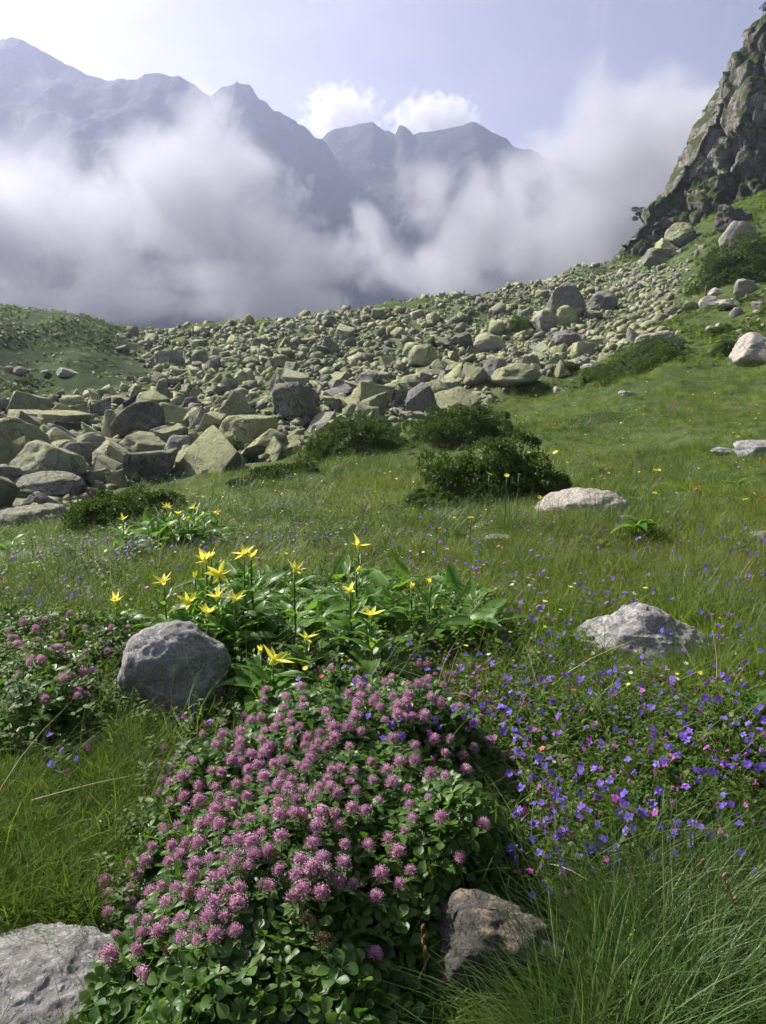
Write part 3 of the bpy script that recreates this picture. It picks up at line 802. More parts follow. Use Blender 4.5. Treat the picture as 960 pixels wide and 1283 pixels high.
for (lab, cx, by, w, h, mt, kd, rz, tl) in HERO:
    c, Wd, D, Hh, yaw = fit_rock(cx, by, w, h, 0.78)
    vi_ += 1
    P, F = rock_geo(700 + vi_, 5, kd, 60, 0.05)
    ca, sa = math.cos(rz), math.sin(rz)
    P = np.stack([P[:, 0] * ca - P[:, 1] * sa, P[:, 0] * sa + P[:, 1] * ca, P[:, 2]], -1)
    P /= np.abs(P).max(0)
    P = P * np.array([Wd / 2, D / 2, Hh * 0.65])
    o = link('boulder', mesh_np('boulder', P, [F], [M[mt]]), loc=(c[0], c[1], float(G(c[0], c[1])) + Hh * 0.35))
    o.rotation_euler = (tl[0], tl[1], yaw)
    tag(o, lab, 'boulder', g_s)
    PLACED.append((c[0], c[1], Wd * 0.42)); HP.append((c[0], c[1], Wd * 0.40))

# the rest of the scree, largest first
nC = 60000
cx = rng.uniform(-48, 42, nC); cyy = rng.uniform(11, 112, nC)
lg = np.exp(rng.normal(np.log(0.29), 0.50, nC)); lg = np.clip(lg, 0.14, 1.15)
keep = (scree_mask(cx, cyy) > rng.uniform(0.25, 0.9, nC)) & (np.abs(np.arctan2(cx, cyy)) < R(38))
cx, cyy, lg = cx[keep], cyy[keep], lg[keep]
lg = lg * np.interp(cyy, [14, 30, 60], [1.15, 1.0, 0.74])
o_ = np.argsort(-lg); cx, cyy, lg = cx[o_], cyy[o_], lg[o_]
cells = {}
PXl, PYl, PRl = [], [], []
def try_add(x, y, r, force=False):
    ix, iy = int(math.floor(x)), int(math.floor(y))
    if not force:
        for i in range(ix - 2, ix + 3):
            for j in range(iy - 2, iy + 3):
                for (a, b, c) in cells.get((i, j), ()):
                    if (a - x) ** 2 + (b - y) ** 2 < ((c + r) * 0.84) ** 2: return
    cells.setdefault((ix, iy), []).append((x, y, r))
    if not force: PXl.append(x); PYl.append(y); PRl.append(r)
for (x, y, r) in HP: try_add(x, y, r, True)
for x, y, s in zip(cx, cyy, lg): try_add(x, y, s * 0.42)
n = len(PXl); first = 0
PX, PY, PR = np.array(PXl), np.array(PYl), np.array(PRl)
print('scree stones', n)
SX, SY, SR = PX[first:n], PY[first:n], PR[first:n]
SS = SR / 0.42
SZ = G(SX, SY)
ppx, ppy, pf = proj(np.stack([SX, SY, SZ], -1))
size_px = SS * 963 / np.hypot(SX, SY)
inv = (ppx > -5) & (ppx < 965) & (SY < 70)
order = np.argsort(-np.where(inv, size_px, 0))
indiv = order[:232]
rest = order[232:]
SHAPE_WORD = {'blocky': 'blocky', 'angular': 'angular', 'rounded': 'rounded', 'flat': 'flat', 'wedge': 'wedge shaped', 'pointed': 'peaked'}
MAT_WORD = {'scree': 'lichen-green', 'scree_grey': 'grey', 'pale': 'pale', 'dark_rock': 'dark'}
LAND = [((60, 520), 'under the grassy mound'), ((200, 450), 'below the far crest beside the mound'), ((60, 590), 'around the yellow-green lichen boulder'), ((170, 585), 'around the pale wedge'), ((250, 520), 'behind the dark peaked boulder'), ((310, 590), 'in front of the long lichen-topped block'),
        ((400, 470), 'in the mid scree above the rounded juniper'), ((440, 520), 'right behind the rounded juniper'), ((520, 500), 'behind the second juniper'), ((610, 490), 'beside the wide low lichen boulder'), ((550, 440), 'in the mid scree near the dark leaning boulder'), ((450, 405), 'below the middle of the crest'),
        ((640, 440), 'beneath the rounded two-tone boulder'), ((740, 420), 'above the flat juniper'), ((790, 380), 'on the stony slope below the three cliff boulders'), ((600, 385), 'just under the crest'), ((330, 430), 'on the far slope of the scree'), ((120, 555), 'behind the pale wedge')]
LP = np.array([a for a, b in LAND], float)
for i in indiv:
    v = int(rng.integers(len(VARS))); kd, ms = VARS[v]
    u = rng.uniform()
    near_right = ppx[i] > 640
    mt = 'scree' if u < (0.5 if near_right else 0.76) else ('scree_grey' if u < 0.97 else ('pale' if near_right else 'dark_rock'))
    s = SS[i] * 1.12
    o = link('boulder', ms[mt], loc=(SX[i], SY[i], SZ[i] + s * DIMS[kd][2] * rng.uniform(0.12, 0.34)))
    o.rotation_euler = (rng.normal(0, 0.28), rng.normal(0, 0.28), rng.uniform(0, 6.28))
    o.scale = (s, s * rng.uniform(0.85, 1.15), s * rng.uniform(0.85, 1.2))
    where = LAND[int(np.argmin(((LP - np.array([ppx[i], ppy[i]])) ** 2).sum(1)))][1]
    size = 'large' if s > 1.0 else ('smallish' if s < 0.6 else 'middling')
    tag(o, f'{size} {MAT_WORD[mt]} {SHAPE_WORD[kd]} boulder {where}', 'boulder', g_s)

r9 = np.random.default_rng(19)
spx = []
while len(spx) < 64:
    px, py = r9.uniform(780, 965), r9.uniform(296, 436)
    if in_poly(np.array([px]), np.array([py]), [(800, 334), (850, 312), (905, 300), (965, 296), (965, 420), (860, 436), (815, 436), (840, 400), (860, 370), (840, 340)])[0] and all((px - a) ** 2 + (py - b) ** 2 > 64 for a, b in spx): spx.append((px, py))
q9, _ = hit([a for a, b in spx], [b for a, b in spx])
for (px, py), p in zip(spx, q9):
    v = int(r9.integers(len(VARS))); kd, ms = VARS[v]
    mt = ['pale', 'scree_grey', 'scree'][int(r9.choice(3, p=[0.45, 0.35, 0.2]))]
    s = r9.uniform(4, 11) * float(np.hypot(p[0], p[1])) / 963
    o = link('stone', ms[mt], loc=(p[0], p[1], p[2] + s * 0.12)); o.scale = (s, s * 0.9, s * 0.8)
    o.rotation_euler = (r9.normal(0, 0.25), r9.normal(0, 0.25), r9.uniform(0, 6.28))
    where = 'high on the green slope just under the cliff' if py < 325 else 'on the green slope around the juniper mat' if py < 362 else 'on the slope around the thin dark stake' if py < 400 else 'on the grassy slope above the tilted slab'
    tag(o, f'small {MAT_WORD[mt]} {SHAPE_WORD[kd]} stone {where}', 'stone', 'stones scattered on the grassy slopes')

_gn_cache = {}
def scatter(name, P, rot, scl, vid, variants, tint=None, kind='stuff'):
    """one object whose points carry instanced pieces (own geometry, no helper objects in the scene)"""
    P = np.asarray(P, np.float32)
    me = bpy.data.meshes.new(name)
    me.vertices.add(len(P)); me.vertices.foreach_set('co', P.ravel())
    a = me.attributes.new('rot', 'FLOAT_VECTOR', 'POINT'); a.data.foreach_set('vector', np.asarray(rot, np.float32).ravel())
    scl = np.asarray(scl, np.float32)
    if scl.ndim == 1: scl = np.repeat(scl[:, None], 3, 1)
    a = me.attributes.new('scl', 'FLOAT_VECTOR', 'POINT'); a.data.foreach_set('vector', scl.ravel())
    a = me.attributes.new('vid', 'INT', 'POINT'); a.data.foreach_set('value', np.asarray(vid, np.int32))
    a = me.attributes.new('tint', 'FLOAT', 'POINT'); a.data.foreach_set('value', np.asarray(tint if tint is not None else np.zeros(len(P)), np.float32))
    o = link(name, me)
    ng = bpy.data.node_groups.new(name, 'GeometryNodeTree')
    ng.interface.new_socket('Geometry', in_out='INPUT', socket_type='NodeSocketGeometry')
    ng.interface.new_socket('Geometry', in_out='OUTPUT', socket_type='NodeSocketGeometry')
    N, L = ng.nodes, ng.links
    gi, go = N.new('NodeGroupInput'), N.new('NodeGroupOutput')
    prev = None
    j = N.new('GeometryNodeJoinGeometry')
    def named(nm, ty):
        q = N.new('GeometryNodeInputNamedAttribute'); q.data_type = ty; q.inputs['Name'].default_value = nm
        return q.outputs['Attribute']
    rt, sc_, vd = named('rot', 'FLOAT_VECTOR'), named('scl', 'FLOAT_VECTOR'), named('vid', 'INT')
    for k, vm in enumerate(variants):
        so = bpy.data.objects.new(vm.name, vm)
        oi = N.new('GeometryNodeObjectInfo'); oi.inputs['Object'].default_value = so
        ip = N.new('GeometryNodeInstanceOnPoints')
        L.new(gi.outputs[0], ip.inputs['Points'])
        L.new(oi.outputs['Geometry'], ip.inputs['Instance'])
        cmp = N.new('FunctionNodeCompare'); cmp.data_type = 'INT'; cmp.operation = 'EQUAL'
        ins = [s for s in cmp.inputs if s.type == 'INT']
        L.new(vd, ins[0]); ins[1].default_value = k
        L.new(cmp.outputs[0], ip.inputs['Selection'])
        e2r = N.new('FunctionNodeEulerToRotation'); L.new(rt, e2r.inputs[0])
        L.new(e2r.outputs[0], ip.inputs['Rotation'])
        L.new(sc_, ip.inputs['Scale'])
        L.new(ip.outputs[0], j.inputs[0])
    L.new(j.outputs[0], go.inputs[0])
    md = o.modifiers.new('scatter', 'NODES'); md.node_group = ng
    return tag(o, kind=kind)
nr = len(rest)
vid = rng.integers(0, len(LOWV), nr)
zo = np.array([DIMS[KINDS[v]][2] for v in vid])
Pn = np.stack([SX[rest], SY[rest], SZ[rest] + SS[rest] * zo * rng.uniform(0.1, 0.36, nr)], -1)
sc3 = SS[rest][:, None] * 1.15 * np.stack([np.ones(nr), rng.uniform(0.8, 1.15, nr), rng.uniform(0.8, 1.25, nr)], -1)
scatter('scree_rubble', Pn, np.stack([rng.normal(0, 0.3, nr), rng.normal(0, 0.3, nr), rng.uniform(0, 6.28, nr)], -1), sc3, vid, LOWV)
# gravel that fills the gaps
nC = 16000
gx_ = rng.uniform(-30, 34, nC); gy_ = 11 + 60 * rng.uniform(0, 1, nC) ** 1.4
k = (scree_mask(gx_, gy_) > rng.uniform(0.05, 0.7, nC)) & (np.abs(np.arctan2(gx_, gy_)) < R(36))
gx_, gy_ = gx_[k], gy_[k]; ng_ = len(gx_)
gs = np.clip(np.exp(rng.normal(np.log(0.17), 0.4, ng_)), 0.07, 0.4)
scatter('scree_gravel', np.stack([gx_, gy_, G(gx_, gy_) + gs * 0.15], -1), np.stack([rng.normal(0, 0.3, ng_), rng.normal(0, 0.3, ng_), rng.uniform(0, 6.28, ng_)], -1), gs, rng.integers(0, len(LOWV), ng_), LOWV)

# ------------------------------------------------------------------ plants: materials
M['blade'] = mat_leaf('grass_blade', (0.058, 0.112, 0.014), (0.170, 0.235, 0.036), 0.5, 0.5, 0.25, nscale=0.55, attr_dry=(0.21, 0.19, 0.075))
M['blade_long'] = mat_leaf('long_grass_blade', (0.04, 0.10, 0.018), (0.088, 0.158, 0.030), 0.45, 0.40, 0.3, attr_dry=(0.20, 0.18, 0.08))
M['clover_leaf'] = mat_leaf('clover_leaf', (0.05, 0.115, 0.022), (0.10, 0.18, 0.034), 0.42, 0.38, 0.35)
M['small_leaf'] = mat_leaf('small_leaf', (0.055, 0.115, 0.018), (0.12, 0.18, 0.032), 0.5, 0.42, 0.25)
M['dew_leaf'] = mat_leaf('dewy_leaf', (0.05, 0.115, 0.018), (0.10, 0.18, 0.032), 0.5, 0.36, 0.25)
M['lush_leaf'] = mat_leaf('gentian_leaf', (0.08, 0.18, 0.03), (0.13, 0.25, 0.045), 0.40, 0.48, 0.35)
M['stem'] = mat_leaf('green_stem', (0.07, 0.12, 0.03), (0.10, 0.15, 0.04), 0.5, 0.1)
M['dry'] = mat_leaf('dry_stalk', (0.20, 0.10, 0.05), (0.27, 0.17, 0.08), 0.7, 0.1)
M['straw'] = mat_leaf('pale_straw', (0.45, 0.42, 0.24), (0.5, 0.46, 0.28), 0.6, 0.1)
M['yellow'] = mat_leaf('yellow_petal', (0.90, 0.82, 0.08), (0.92, 0.86, 0.14), 0.5, 0.42, 0.3, tcol=(0.95, 0.92, 0.12))
M['violet'] = mat_leaf('violet_petal', (0.17, 0.10, 0.60), (0.28, 0.14, 0.68), 0.5, 0.4, 0.3)
M['magenta'] = mat_leaf('magenta_petal', (0.34, 0.06, 0.36), (0.46, 0.10, 0.46), 0.5, 0.35, 0.3)
M['red'] = mat_leaf('red_petal', (0.60, 0.04, 0.06), (0.6, 0.10, 0.12), 0.5, 0.3, 0.3)
M['white'] = mat_leaf('white_petal', (0.7, 0.7, 0.62), (0.75, 0.75, 0.7), 0.5, 0.3, 0.3)
M['juniper'] = mat_leaf('juniper_leaf', (0.045, 0.082, 0.02), (0.10, 0.145, 0.034), 0.55, 0.24, 0.25, nscale=9.0)
M['bark'] = mat_leaf('bark', (0.10, 0.075, 0.05), (0.14, 0.10, 0.07), 0.9, 0.0)
M['pine'] = mat_leaf('pine_needles', (0.025, 0.04, 0.016), (0.04, 0.06, 0.02), 0.6, 0.1)
def mat_floret(name, base, tip, odd):
    t = NT(name)
    an = t.node('ShaderNodeAttribute', attribute_name='tip'); oi = t.node('ShaderNodeObjectInfo')
    c = t.mix(an.outputs['Fac'], base, tip)
    c2 = t.mix(t.rng(oi.outputs['Random'], 0.0, 1.0, 0.0, 0.55), c, odd)
    p = t.bsdf(c2, 0.6, spec=0.2)
    tr = t.node('ShaderNodeBsdfTranslucent'); t.lk(c2, tr.inputs[0])
    mx = t.node('ShaderNodeMixShader'); mx.inputs[0].default_value = 0.62
    t.lk(p.outputs[0], mx.inputs[1]); t.lk(tr.outputs[0], mx.inputs[2])
    return t.finish(mx.outputs[0])
M['floret'] = mat_floret('clover_floret', (0.93, 0.80, 0.82), (0.98, 0.55, 0.81), (0.98, 0.74, 0.88))
M['floret_white'] = mat_floret('white_clover_floret', (0.55, 0.45, 0.35), (0.78, 0.68, 0.72), (0.7, 0.55, 0.66))
M['floret_old'] = mat_floret('faded_clover_floret', (0.30, 0.28, 0.12), (0.36, 0.22, 0.15), (0.42, 0.35, 0.2))

# ------------------------------------------------------------------ plants: shapes
def ribbon(g, pts, wid, side, m=0, fold=0.0, a=0.0):
    """leaf or blade along pts: left edge, midrib, right edge when folded; else a flat ribbon"""
    pts = np.asarray(pts, float); wid = np.asarray(wid, float)[:, None]; n = len(pts)
    side = np.broadcast_to(np.asarray(side, float), pts.shape)
    if fold:
        up = np.array([0, 0, 1.0]) * fold
        V = np.stack([pts - side * wid + up * wid, pts, pts + side * wid + up * wid], 1).reshape(-1, 3)
        g.add(V, grid_faces(n, 3), None, m, a)
    else:
        V = np.stack([pts - side * wid / 2, pts + side * wid / 2], 1).reshape(-1, 3)
        g.add(V, grid_faces(n, 2), None, m, a)
def grass_tuft(seed, n, rad_, h0, h1, w, lean, curl, mat, segs=4):
    r_ = np.random.default_rng(seed); g = Geo()
    for _ in range(n):
        a = r_.uniform(0, 6.28); b = rad_ * math.sqrt(r_.uniform()); h = r_.uniform(h0, h1)
        az = a + r_.normal(0, 0.7); ln = abs(r_.normal(0, lean)) + 0.06
        s = np.linspace(0, 1, segs + 1)
        out = h * (ln * s + curl * r_.uniform(0.3, 1.3) * s ** 2.6)
        up = h * (s - 0.42 * curl * s ** 2.8)
        pts = np.stack([b * math.cos(a) + out * math.cos(az), b * math.sin(a) + out * math.sin(az), up], -1)
        th = az + math.pi / 2 + r_.normal(0, 0.5)
        ribbon(g, pts, w * r_.uniform(0.7, 1.3) * (1 - s ** 2.2 * 0.93) , (math.cos(th), math.sin(th), 0))
    return g.mesh('grass_tuft', [M[mat]])
def leaf_shape(g, base, direc, up, L, Wd, droop=0.2, segs=4, fold=0.25, shape=0.5, m=0, blunt=0):
    """a pointed oval leaf"""
    base = np.array(base, float); d = np.array(direc, float); d /= np.linalg.norm(d)
    up = np.array(up, float); up = up - d * (up @ d); up /= np.linalg.norm(up) + 1e-9
    side = np.cross(d, up)
    s = np.linspace(0, 1, segs + 1)
    w = np.sin(np.pi * s ** shape) ** 0.9 * Wd / 2 + 1e-5; w[-1] = Wd * 0.22 * blunt + 1e-5; w[0] = Wd * 0.07
    if blunt: w = np.interp(s, [0, 0.25, 0.6, 0.85, 1], [0.08, 0.62, 1.0, 0.86, 0.3]) * Wd / 2
    pts = base + d * (s * L)[:, None] - np.array([0, 0, 1.0]) * (droop * L * s ** 2)[:, None]
    V = np.stack([pts - side * w[:, None] + up * (fold * w)[:, None], pts, pts + side * w[:, None] + up * (fold * w)[:, None]], 1).reshape(-1, 3)
    g.add(V, grid_faces(segs + 1, 3), None, m)
def trefoil(seed, petiole=0.03, L=0.022, W=0.017):
    r_ = np.random.default_rng(seed); g = Geo()
    for k in range(3):
        a = k * 2.094 + r_.normal(0, 0.12); tl = r_.uniform(0.05, 0.4)
        d = (math.cos(a), math.sin(a), tl)
        leaf_shape(g, (math.cos(a) * 0.001, math.sin(a) * 0.001, 0), d, (-d[0] * tl, -d[1] * tl, 1), L * r_.uniform(0.9, 1.15), W * r_.uniform(0.9, 1.1), 0.18, 5, 0.3, 0.72, 0, 1)
    tube(g, [(0, 0, 0), (0.004, 0, -petiole * 0.5), (0.002, 0.003, -petiole)], 0.0006, 3)
    return g.mesh('clover_leaf', [M['clover_leaf']])
def leafy_sprig(seed, n, h, L, W, mat, shape=0.55):
    """short stem with small oval leaves"""
    r_ = np.random.default_rng(seed); g = Geo()
    for k in range(n):
        z = h * (k + 0.5) / n; a = k * 2.4 + r_.normal(0, 0.3); tl = r_.uniform(0.1, 0.8)
        l = L * r_.uniform(0.7, 1.2)
        leaf_shape(g, (0, 0, z), (math.cos(a), math.sin(a), tl), (-math.cos(a) * tl, -math.sin(a) * tl, 1), l, W * l / L, 0.2, 3, 0.2, shape)
    tube(g, [(0, 0, -0.02), (0, 0, h * 0.5), (0.003, 0.002, h)], 0.0008, 3)
    return g.mesh('leafy_sprig', [M[mat]])

TUFT = [grass_tuft(1, 40, 0.045, 0.04, 0.12, 0.0022, 0.40, 0.3, 'blade'), grass_tuft(2, 40, 0.05, 0.03, 0.09, 0.0025, 0.5, 0.25, 'blade'), grass_tuft(3, 30, 0.035, 0.05, 0.16, 0.0019, 0.25, 0.4, 'blade'), grass_tuft(4, 44, 0.06, 0.02, 0.07, 0.0027, 0.6, 0.3, 'blade')]
LONG = [grass_tuft(11, 46, 0.05, 0.06, 0.17, 0.0022, 0.40, 0.5, 'blade_long', 6), grass_tuft(12, 40, 0.045, 0.06, 0.155, 0.0020, 0.5, 0.6, 'blade_long', 6), grass_tuft(13, 44, 0.06, 0.05, 0.14, 0.0024, 0.55, 0.4, 'blade_long', 6)]
DEWS = [leafy_sprig(30, 8, 0.04, 0.016, 0.005, 'dew_leaf'), leafy_sprig(31, 9, 0.05, 0.014, 0.004, 'dew_leaf'), leafy_sprig(32, 7, 0.03, 0.012, 0.008, 'dew_leaf')]
TREF = [trefoil(k) for k in range(5)]
SPRIG = [leafy_sprig(20, 8, 0.05, 0.018, 0.010, 'small_leaf'), leafy_sprig(21, 7, 0.04, 0.022, 0.009, 'small_leaf'), leafy_sprig(22, 10, 0.07, 0.016, 0.008, 'small_leaf'), leafy_sprig(23, 6, 0.03, 0.014, 0.010, 'small_leaf')]

# ------------------------------------------------------------------ where plants grow
CLOVER_PX = [(292, 850), (340, 838), (400, 818), (500, 806), (590, 832), (632, 895), (648, 990), (642, 1070), (565, 1092), (520, 1130), (497, 1200), (488, 1320), (190, 1320), (140, 1240), (108, 1165), (114, 1105), (170, 1040), (190, 950), (240, 890)]
CLOVER = world_poly(CLOVER_PX, 0.17)
def clover_h(x, y):
    d = poly_dist(x, y, CLOVER) * np.where(in_poly(x, y, CLOVER), 1, -1) + 0.035 * fbm(np.asarray(x) * 9, np.asarray(y) * 9, 0, 2, 62)
    return 0.15 * sstep(-0.05, 0.14, d) * (1 + 0.26 * fbm(np.asarray(x) * 6, np.asarray(y) * 6, 0, 2, 61))
LEFTC = world_poly([(-60, 775), (90, 765), (205, 768), (212, 800), (165, 830), (152, 900), (70, 935), (-60, 945)], 0.08)
VIOLET = world_poly([(585, 832), (640, 822), (720, 838), (800, 835), (900, 842), (1020, 850), (1030, 1040), (900, 1080), (760, 1100), (660, 1095), (640, 1060), (648, 980), (630, 890)], 0.10)
LONGZ = world_poly([(690, 1120), (720, 1085), (830, 1070), (960, 1030), (1060, 1010), (1100, 1400), (690, 1400), (705, 1200)], 0.08)
DEWZ = world_poly([(-80, 935), (70, 930), (150, 905), (200, 925), (185, 960), (165, 1040), (110, 1110), (100, 1180), (-60, 1200)], 0.03)
YELZ = world_poly([(225, 790), (290, 735), (420, 725), (540, 735), (625, 760), (600, 800), (500, 815), (400, 825), (320, 850), (280, 830)], 0.06)
def sd(x, y, poly):
    return poly_dist(x, y, poly) * np.where(in_poly(x, y, poly), 1, -1)
def violet_h(x, y): return 0.065 * sstep(-0.05, 0.2, sd(x, y, VIOLET)) * (1 + 0.3 * fbm(np.asarray(x) * 5, np.asarray(y) * 5, 0, 2, 71))
def leftc_h(x, y): return 0.13 * sstep(-0.02, 0.2, sd(x, y, LEFTC)) * (1 + 0.3 * fbm(np.asarray(x) * 4, np.asarray(y) * 4, 0, 2, 81))
SH = []   # shrub footprints, filled below
def clear_of(x, y, k=1.0):
    ok = np.ones(np.shape(x), bool)
    for (a, b, r) in PLACED:
        if b < 12: ok &= np.hypot(x - a, y - b) > r * k
    return ok
def wedge(n, r0, r1, half=40):
    r = np.exp(rng.uniform(np.log(r0), np.log(r1), n)); a = np.radians(rng.uniform(-half, half, n))
    return r * np.sin(a), r * np.cos(a), r
def eul(n, s): return np.stack([rng.normal(0, s, n), rng.normal(0, s, n), rng.uniform(0, 6.283, n)], -1)

def bounds(poly, m=0.05):
    a = np.array(poly); return a.min(0) - m, a.max(0) + m
def fill(poly, n, inner=-0.02):
    lo, hi = bounds(poly); lo = np.maximum(lo, [-6, 0.3])
    x = rng.uniform(lo[0], hi[0], n); y = rng.uniform(lo[1], hi[1], n)
    k = sd(x, y, poly) > inner
    return x[k], y[k]

# ------------------------------------------------------------------ junipers
def shrub(label, cx, base, w, h, seed, depth=0.8, dens=1.0, leaf=0.028, cat='shrub', name='juniper_shrub', lump=0.22, zf=1.0):
    c, Wd, D, Hh, yaw = fit_rock(cx, base, w, h, depth)
    r_ = np.random.default_rng(seed)
    Hh *= zf * 0.88; Wd *= 1.08; D *= 1.1
    area = Wd * D * 1.3 + Hh * (Wd + D)
    n = int(np.clip(area / (leaf * leaf) * 1.5 * dens, 1800, 8500)); ls_ = max(leaf, math.sqrt(area * 0.8 / n))
    nc = 80
    C_ = r_.normal(size=(nc, 3)); C_[:, 2] = np.abs(C_[:, 2]) * 0.9; C_ /= np.linalg.norm(C_, axis=1)[:, None]
    C_ *= (1 + lump * 1.3 * fbm(C_[:, 0] * 2.1 + seed, C_[:, 1] * 2.1, C_[:, 2] * 2.1, 2, seed))[:, None] * r_.uniform(0.62, 0.98, (nc, 1))
    own = r_.integers(0, nc, n); rc = r_.uniform(0.16, 0.28, nc)
    U = r_.normal(size=(n, 3)) + C_[own] * 0.9 + np.array([0, 0, 0.35]); U /= np.linalg.norm(U, axis=1)[:, None]
    P = (C_[own] + U * (rc[own] * r_.uniform(0.55, 1.0, n) ** 0.5)[:, None]) * np.array([Wd / 2, D / 2, Hh])
    P[:, 2] = np.maximum(P[:, 2], 0.01)
    gz_ = G(c[0] + P[:, 0] * math.cos(yaw) - P[:, 1] * math.sin(yaw), c[1] + P[:, 0] * math.sin(yaw) + P[:, 1] * math.cos(yaw)) - float(G(c[0], c[1]))
    P[:, 2] += gz_ * 0.9
    k = 6
    ax = U * 0.75 + np.array([0, 0, 0.6]) + r_.normal(0, 0.3, (n, 3)); ax /= np.linalg.norm(ax, axis=1)[:, None]
    Vs, Qs = [], []
    for q in range(k):
        d = ax + r_.normal(0, 0.6, (n, 3)); d /= np.linalg.norm(d, axis=1)[:, None]
        sdv = np.cross(d, r_.normal(size=(n, 3))); sdv /= np.linalg.norm(sdv, axis=1)[:, None]
        L = ls_ * r_.uniform(0.7, 1.3, (n, 1)); wv = L * 0.26
        b = P + r_.normal(0, ls_ * 0.35, (n, 3))
        Vs.append(np.stack([b, b + d * L * 0.55 - sdv * wv, b + d * L, b + d * L * 0.55 + sdv * wv], 1))
    V = np.concatenate(Vs).reshape(-1, 3)
    F = np.arange(len(V)).reshape(-1, 4)
    loc = (c[0], c[1], float(G(c[0], c[1])))
    root = thing(name, label, cat, loc, yaw, 'shrubs in the meadow' if name == 'juniper_shrub' else None)
    link('foliage', mesh_np('foliage', V, [F], [M['juniper']], smooth=False), root)
    g = Geo()
    for q in range(7):
        a = r_.uniform(0, 6.28); u = np.array([math.cos(a) * Wd * 0.36, math.sin(a) * D * 0.36, Hh * r_.uniform(0.35, 0.6)])
        s = np.linspace(0, 1, 5)[:, None]
        tube(g, s * u * np.array([1, 1, 0]) + s ** 1.5 * np.array([0, 0, u[2]]) + r_.normal(0, 0.02 * Wd, (5, 3)) * s, 0.009 * Wd * (1.2 - s[:, 0]), 5)
    link('branches', g.mesh('branches', [M['bark']]), root)
    SH.append((c[0], c[1], min(Wd, D) * 0.42)); PLACED.append((c[0], c[1], min(Wd, D) * 0.4))
shrub('biggest dark green juniper mound with yellow blossoms at its foot', 618, 638, 180, 92, 1, 0.7)
shrub('rounded dome juniper between the boulders and the biggest juniper', 570, 562, 120, 60, 2, 0.8)
shrub('dark juniper mound at the meadow crest beside the scree', 442, 572, 122, 62, 3, 0.8)
shrub('low spreading juniper in front of the dark crest mound', 350, 608, 112, 34, 4, 0.7)
shrub('dark juniper near the lower boulders behind the far yellow clump', 152, 662, 132, 60, 5, 0.75)
shrub('flat wide juniper cushion at the top of the meadow near the tilted slab', 802, 472, 108, 34, 6, 0.7)
shrub('juniper mat spreading over the upper slope below the cliff', 945, 352, 110, 50, 7, 0.5, 0.9, 0.09)
shrub('small round bush among the upper scree boulders', 652, 419, 34, 18, 8, 0.8)
shrub('little dark bush at the edge of the scree by the cream stone', 712, 468, 28, 12, 9, 0.8)
shrub('small bush on the slope just before the big cream boulder', 908, 446, 26, 16, 10, 0.8)
shrub('low olive bush behind the long pale stones', 895, 424, 34, 10, 12, 0.8)
shrub('straggly low bush at the foot of the biggest juniper', 540, 640, 60, 22, 13, 0.7, 0.6)
shrub('dark plant cushion under the long lichen-topped block', 270, 572, 56, 20, 14, 0.6, 0.8)

# ------------------------------------------------------------------ grass
x, y, r = wedge(44000, 0.45, 70)
x2, y2, r2 = wedge(16000, 0.4, 6, 85)          # the turf goes on to either side of the view
k = np.abs(np.arctan2(x2, y2)) > R(40)
x, y, r = np.concatenate([x, x2[k]]), np.concatenate([y, y2[k]]), np.concatenate([r, r2[k]])
keep = clear_of(x, y, 0.9)
for (a, b, q) in SH: keep &= np.hypot(x - a, y - b) > q
scm = scree_mask(x, y)
keep &= scm < rng.uniform(0.05, 0.6, len(x))
keep &= mound_shade_mask(x, y) < rng.uniform(0.1, 1.3, len(x))
dc = sd(x, y, CLOVER); keep &= (dc < -0.01) | ((dc < 0.05) & (rng.uniform(0, 1, len(x)) < 0.3))
dv_ = sd(x, y, VIOLET); keep &= (dv_ < 0) | (rng.uniform(0, 1, len(x)) < 0.45)
dl_ = sd(x, y, LEFTC); keep &= (dl_ < 0) | (rng.uniform(0, 1, len(x)) < 0.4)
dy_ = sd(x, y, YELZ); keep &= (dy_ < 0) | (rng.uniform(0, 1, len(x)) < 0.35)
dd_ = sd(x, y, DEWZ); keep &= (dd_ < 0) | (rng.uniform(0, 1, len(x)) < 0.95)
x, y, r = x[keep], y[keep], r[keep]
patch = fbm(x * 0.45, y * 0.45, 0, 3, 91); p2 = fbm(x * 1.6, y * 1.6, 0, 3, 95)
keep = p2 > -0.75
x, y, r, patch, p2 = x[keep], y[keep], r[keep], patch[keep], p2[keep]
n = len(x)
sxy = (0.9 + r / 11) * rng.uniform(0.75, 1.3, n)
szz = (0.60 + r / 45) * np.clip(0.9 + 0.8 * p2 + 0.3 * patch, 0.3, 2.0) * rng.uniform(0.8, 1.2, n)
near = r < 2.0
szz[near] *= 0.75
tint = np.clip(0.12 + 0.25 * patch + rng.normal(0, 0.12, n), 0, 0.75) * sstep(1.5, 4, r)
vid = rng.integers(0, 4, n)
scatter('meadow_grass', np.stack([x, y, G(x, y) - 0.01], -1), eul(n, 0.16), np.stack([sxy, sxy, szz], -1), vid, TUFT, tint)

x, y, r = wedge(11000, 0.45, 3.0, 60)
k = (sd(x, y, LONGZ) > rng.normal(0.0, 0.03, len(x))) & clear_of(x, y, 1.45)
x, y = x[k], y[k]; n = len(x)
pc = fbm(x * 7, y * 7, 0, 2, 44)
k = pc > -0.35; x, y, pc = x[k], y[k], pc[k]; n = len(x)
print('long tufts', n)
scatter('long_grass', np.stack([x, y, G(x, y) - 0.01], -1), eul(n, 0.16), rng.uniform(0.75, 1.15, n) * (1 + 0.25 * pc), rng.integers(0, 3, n), LONG, np.clip(rng.normal(0.05, 0.12, n), 0, 0.7))

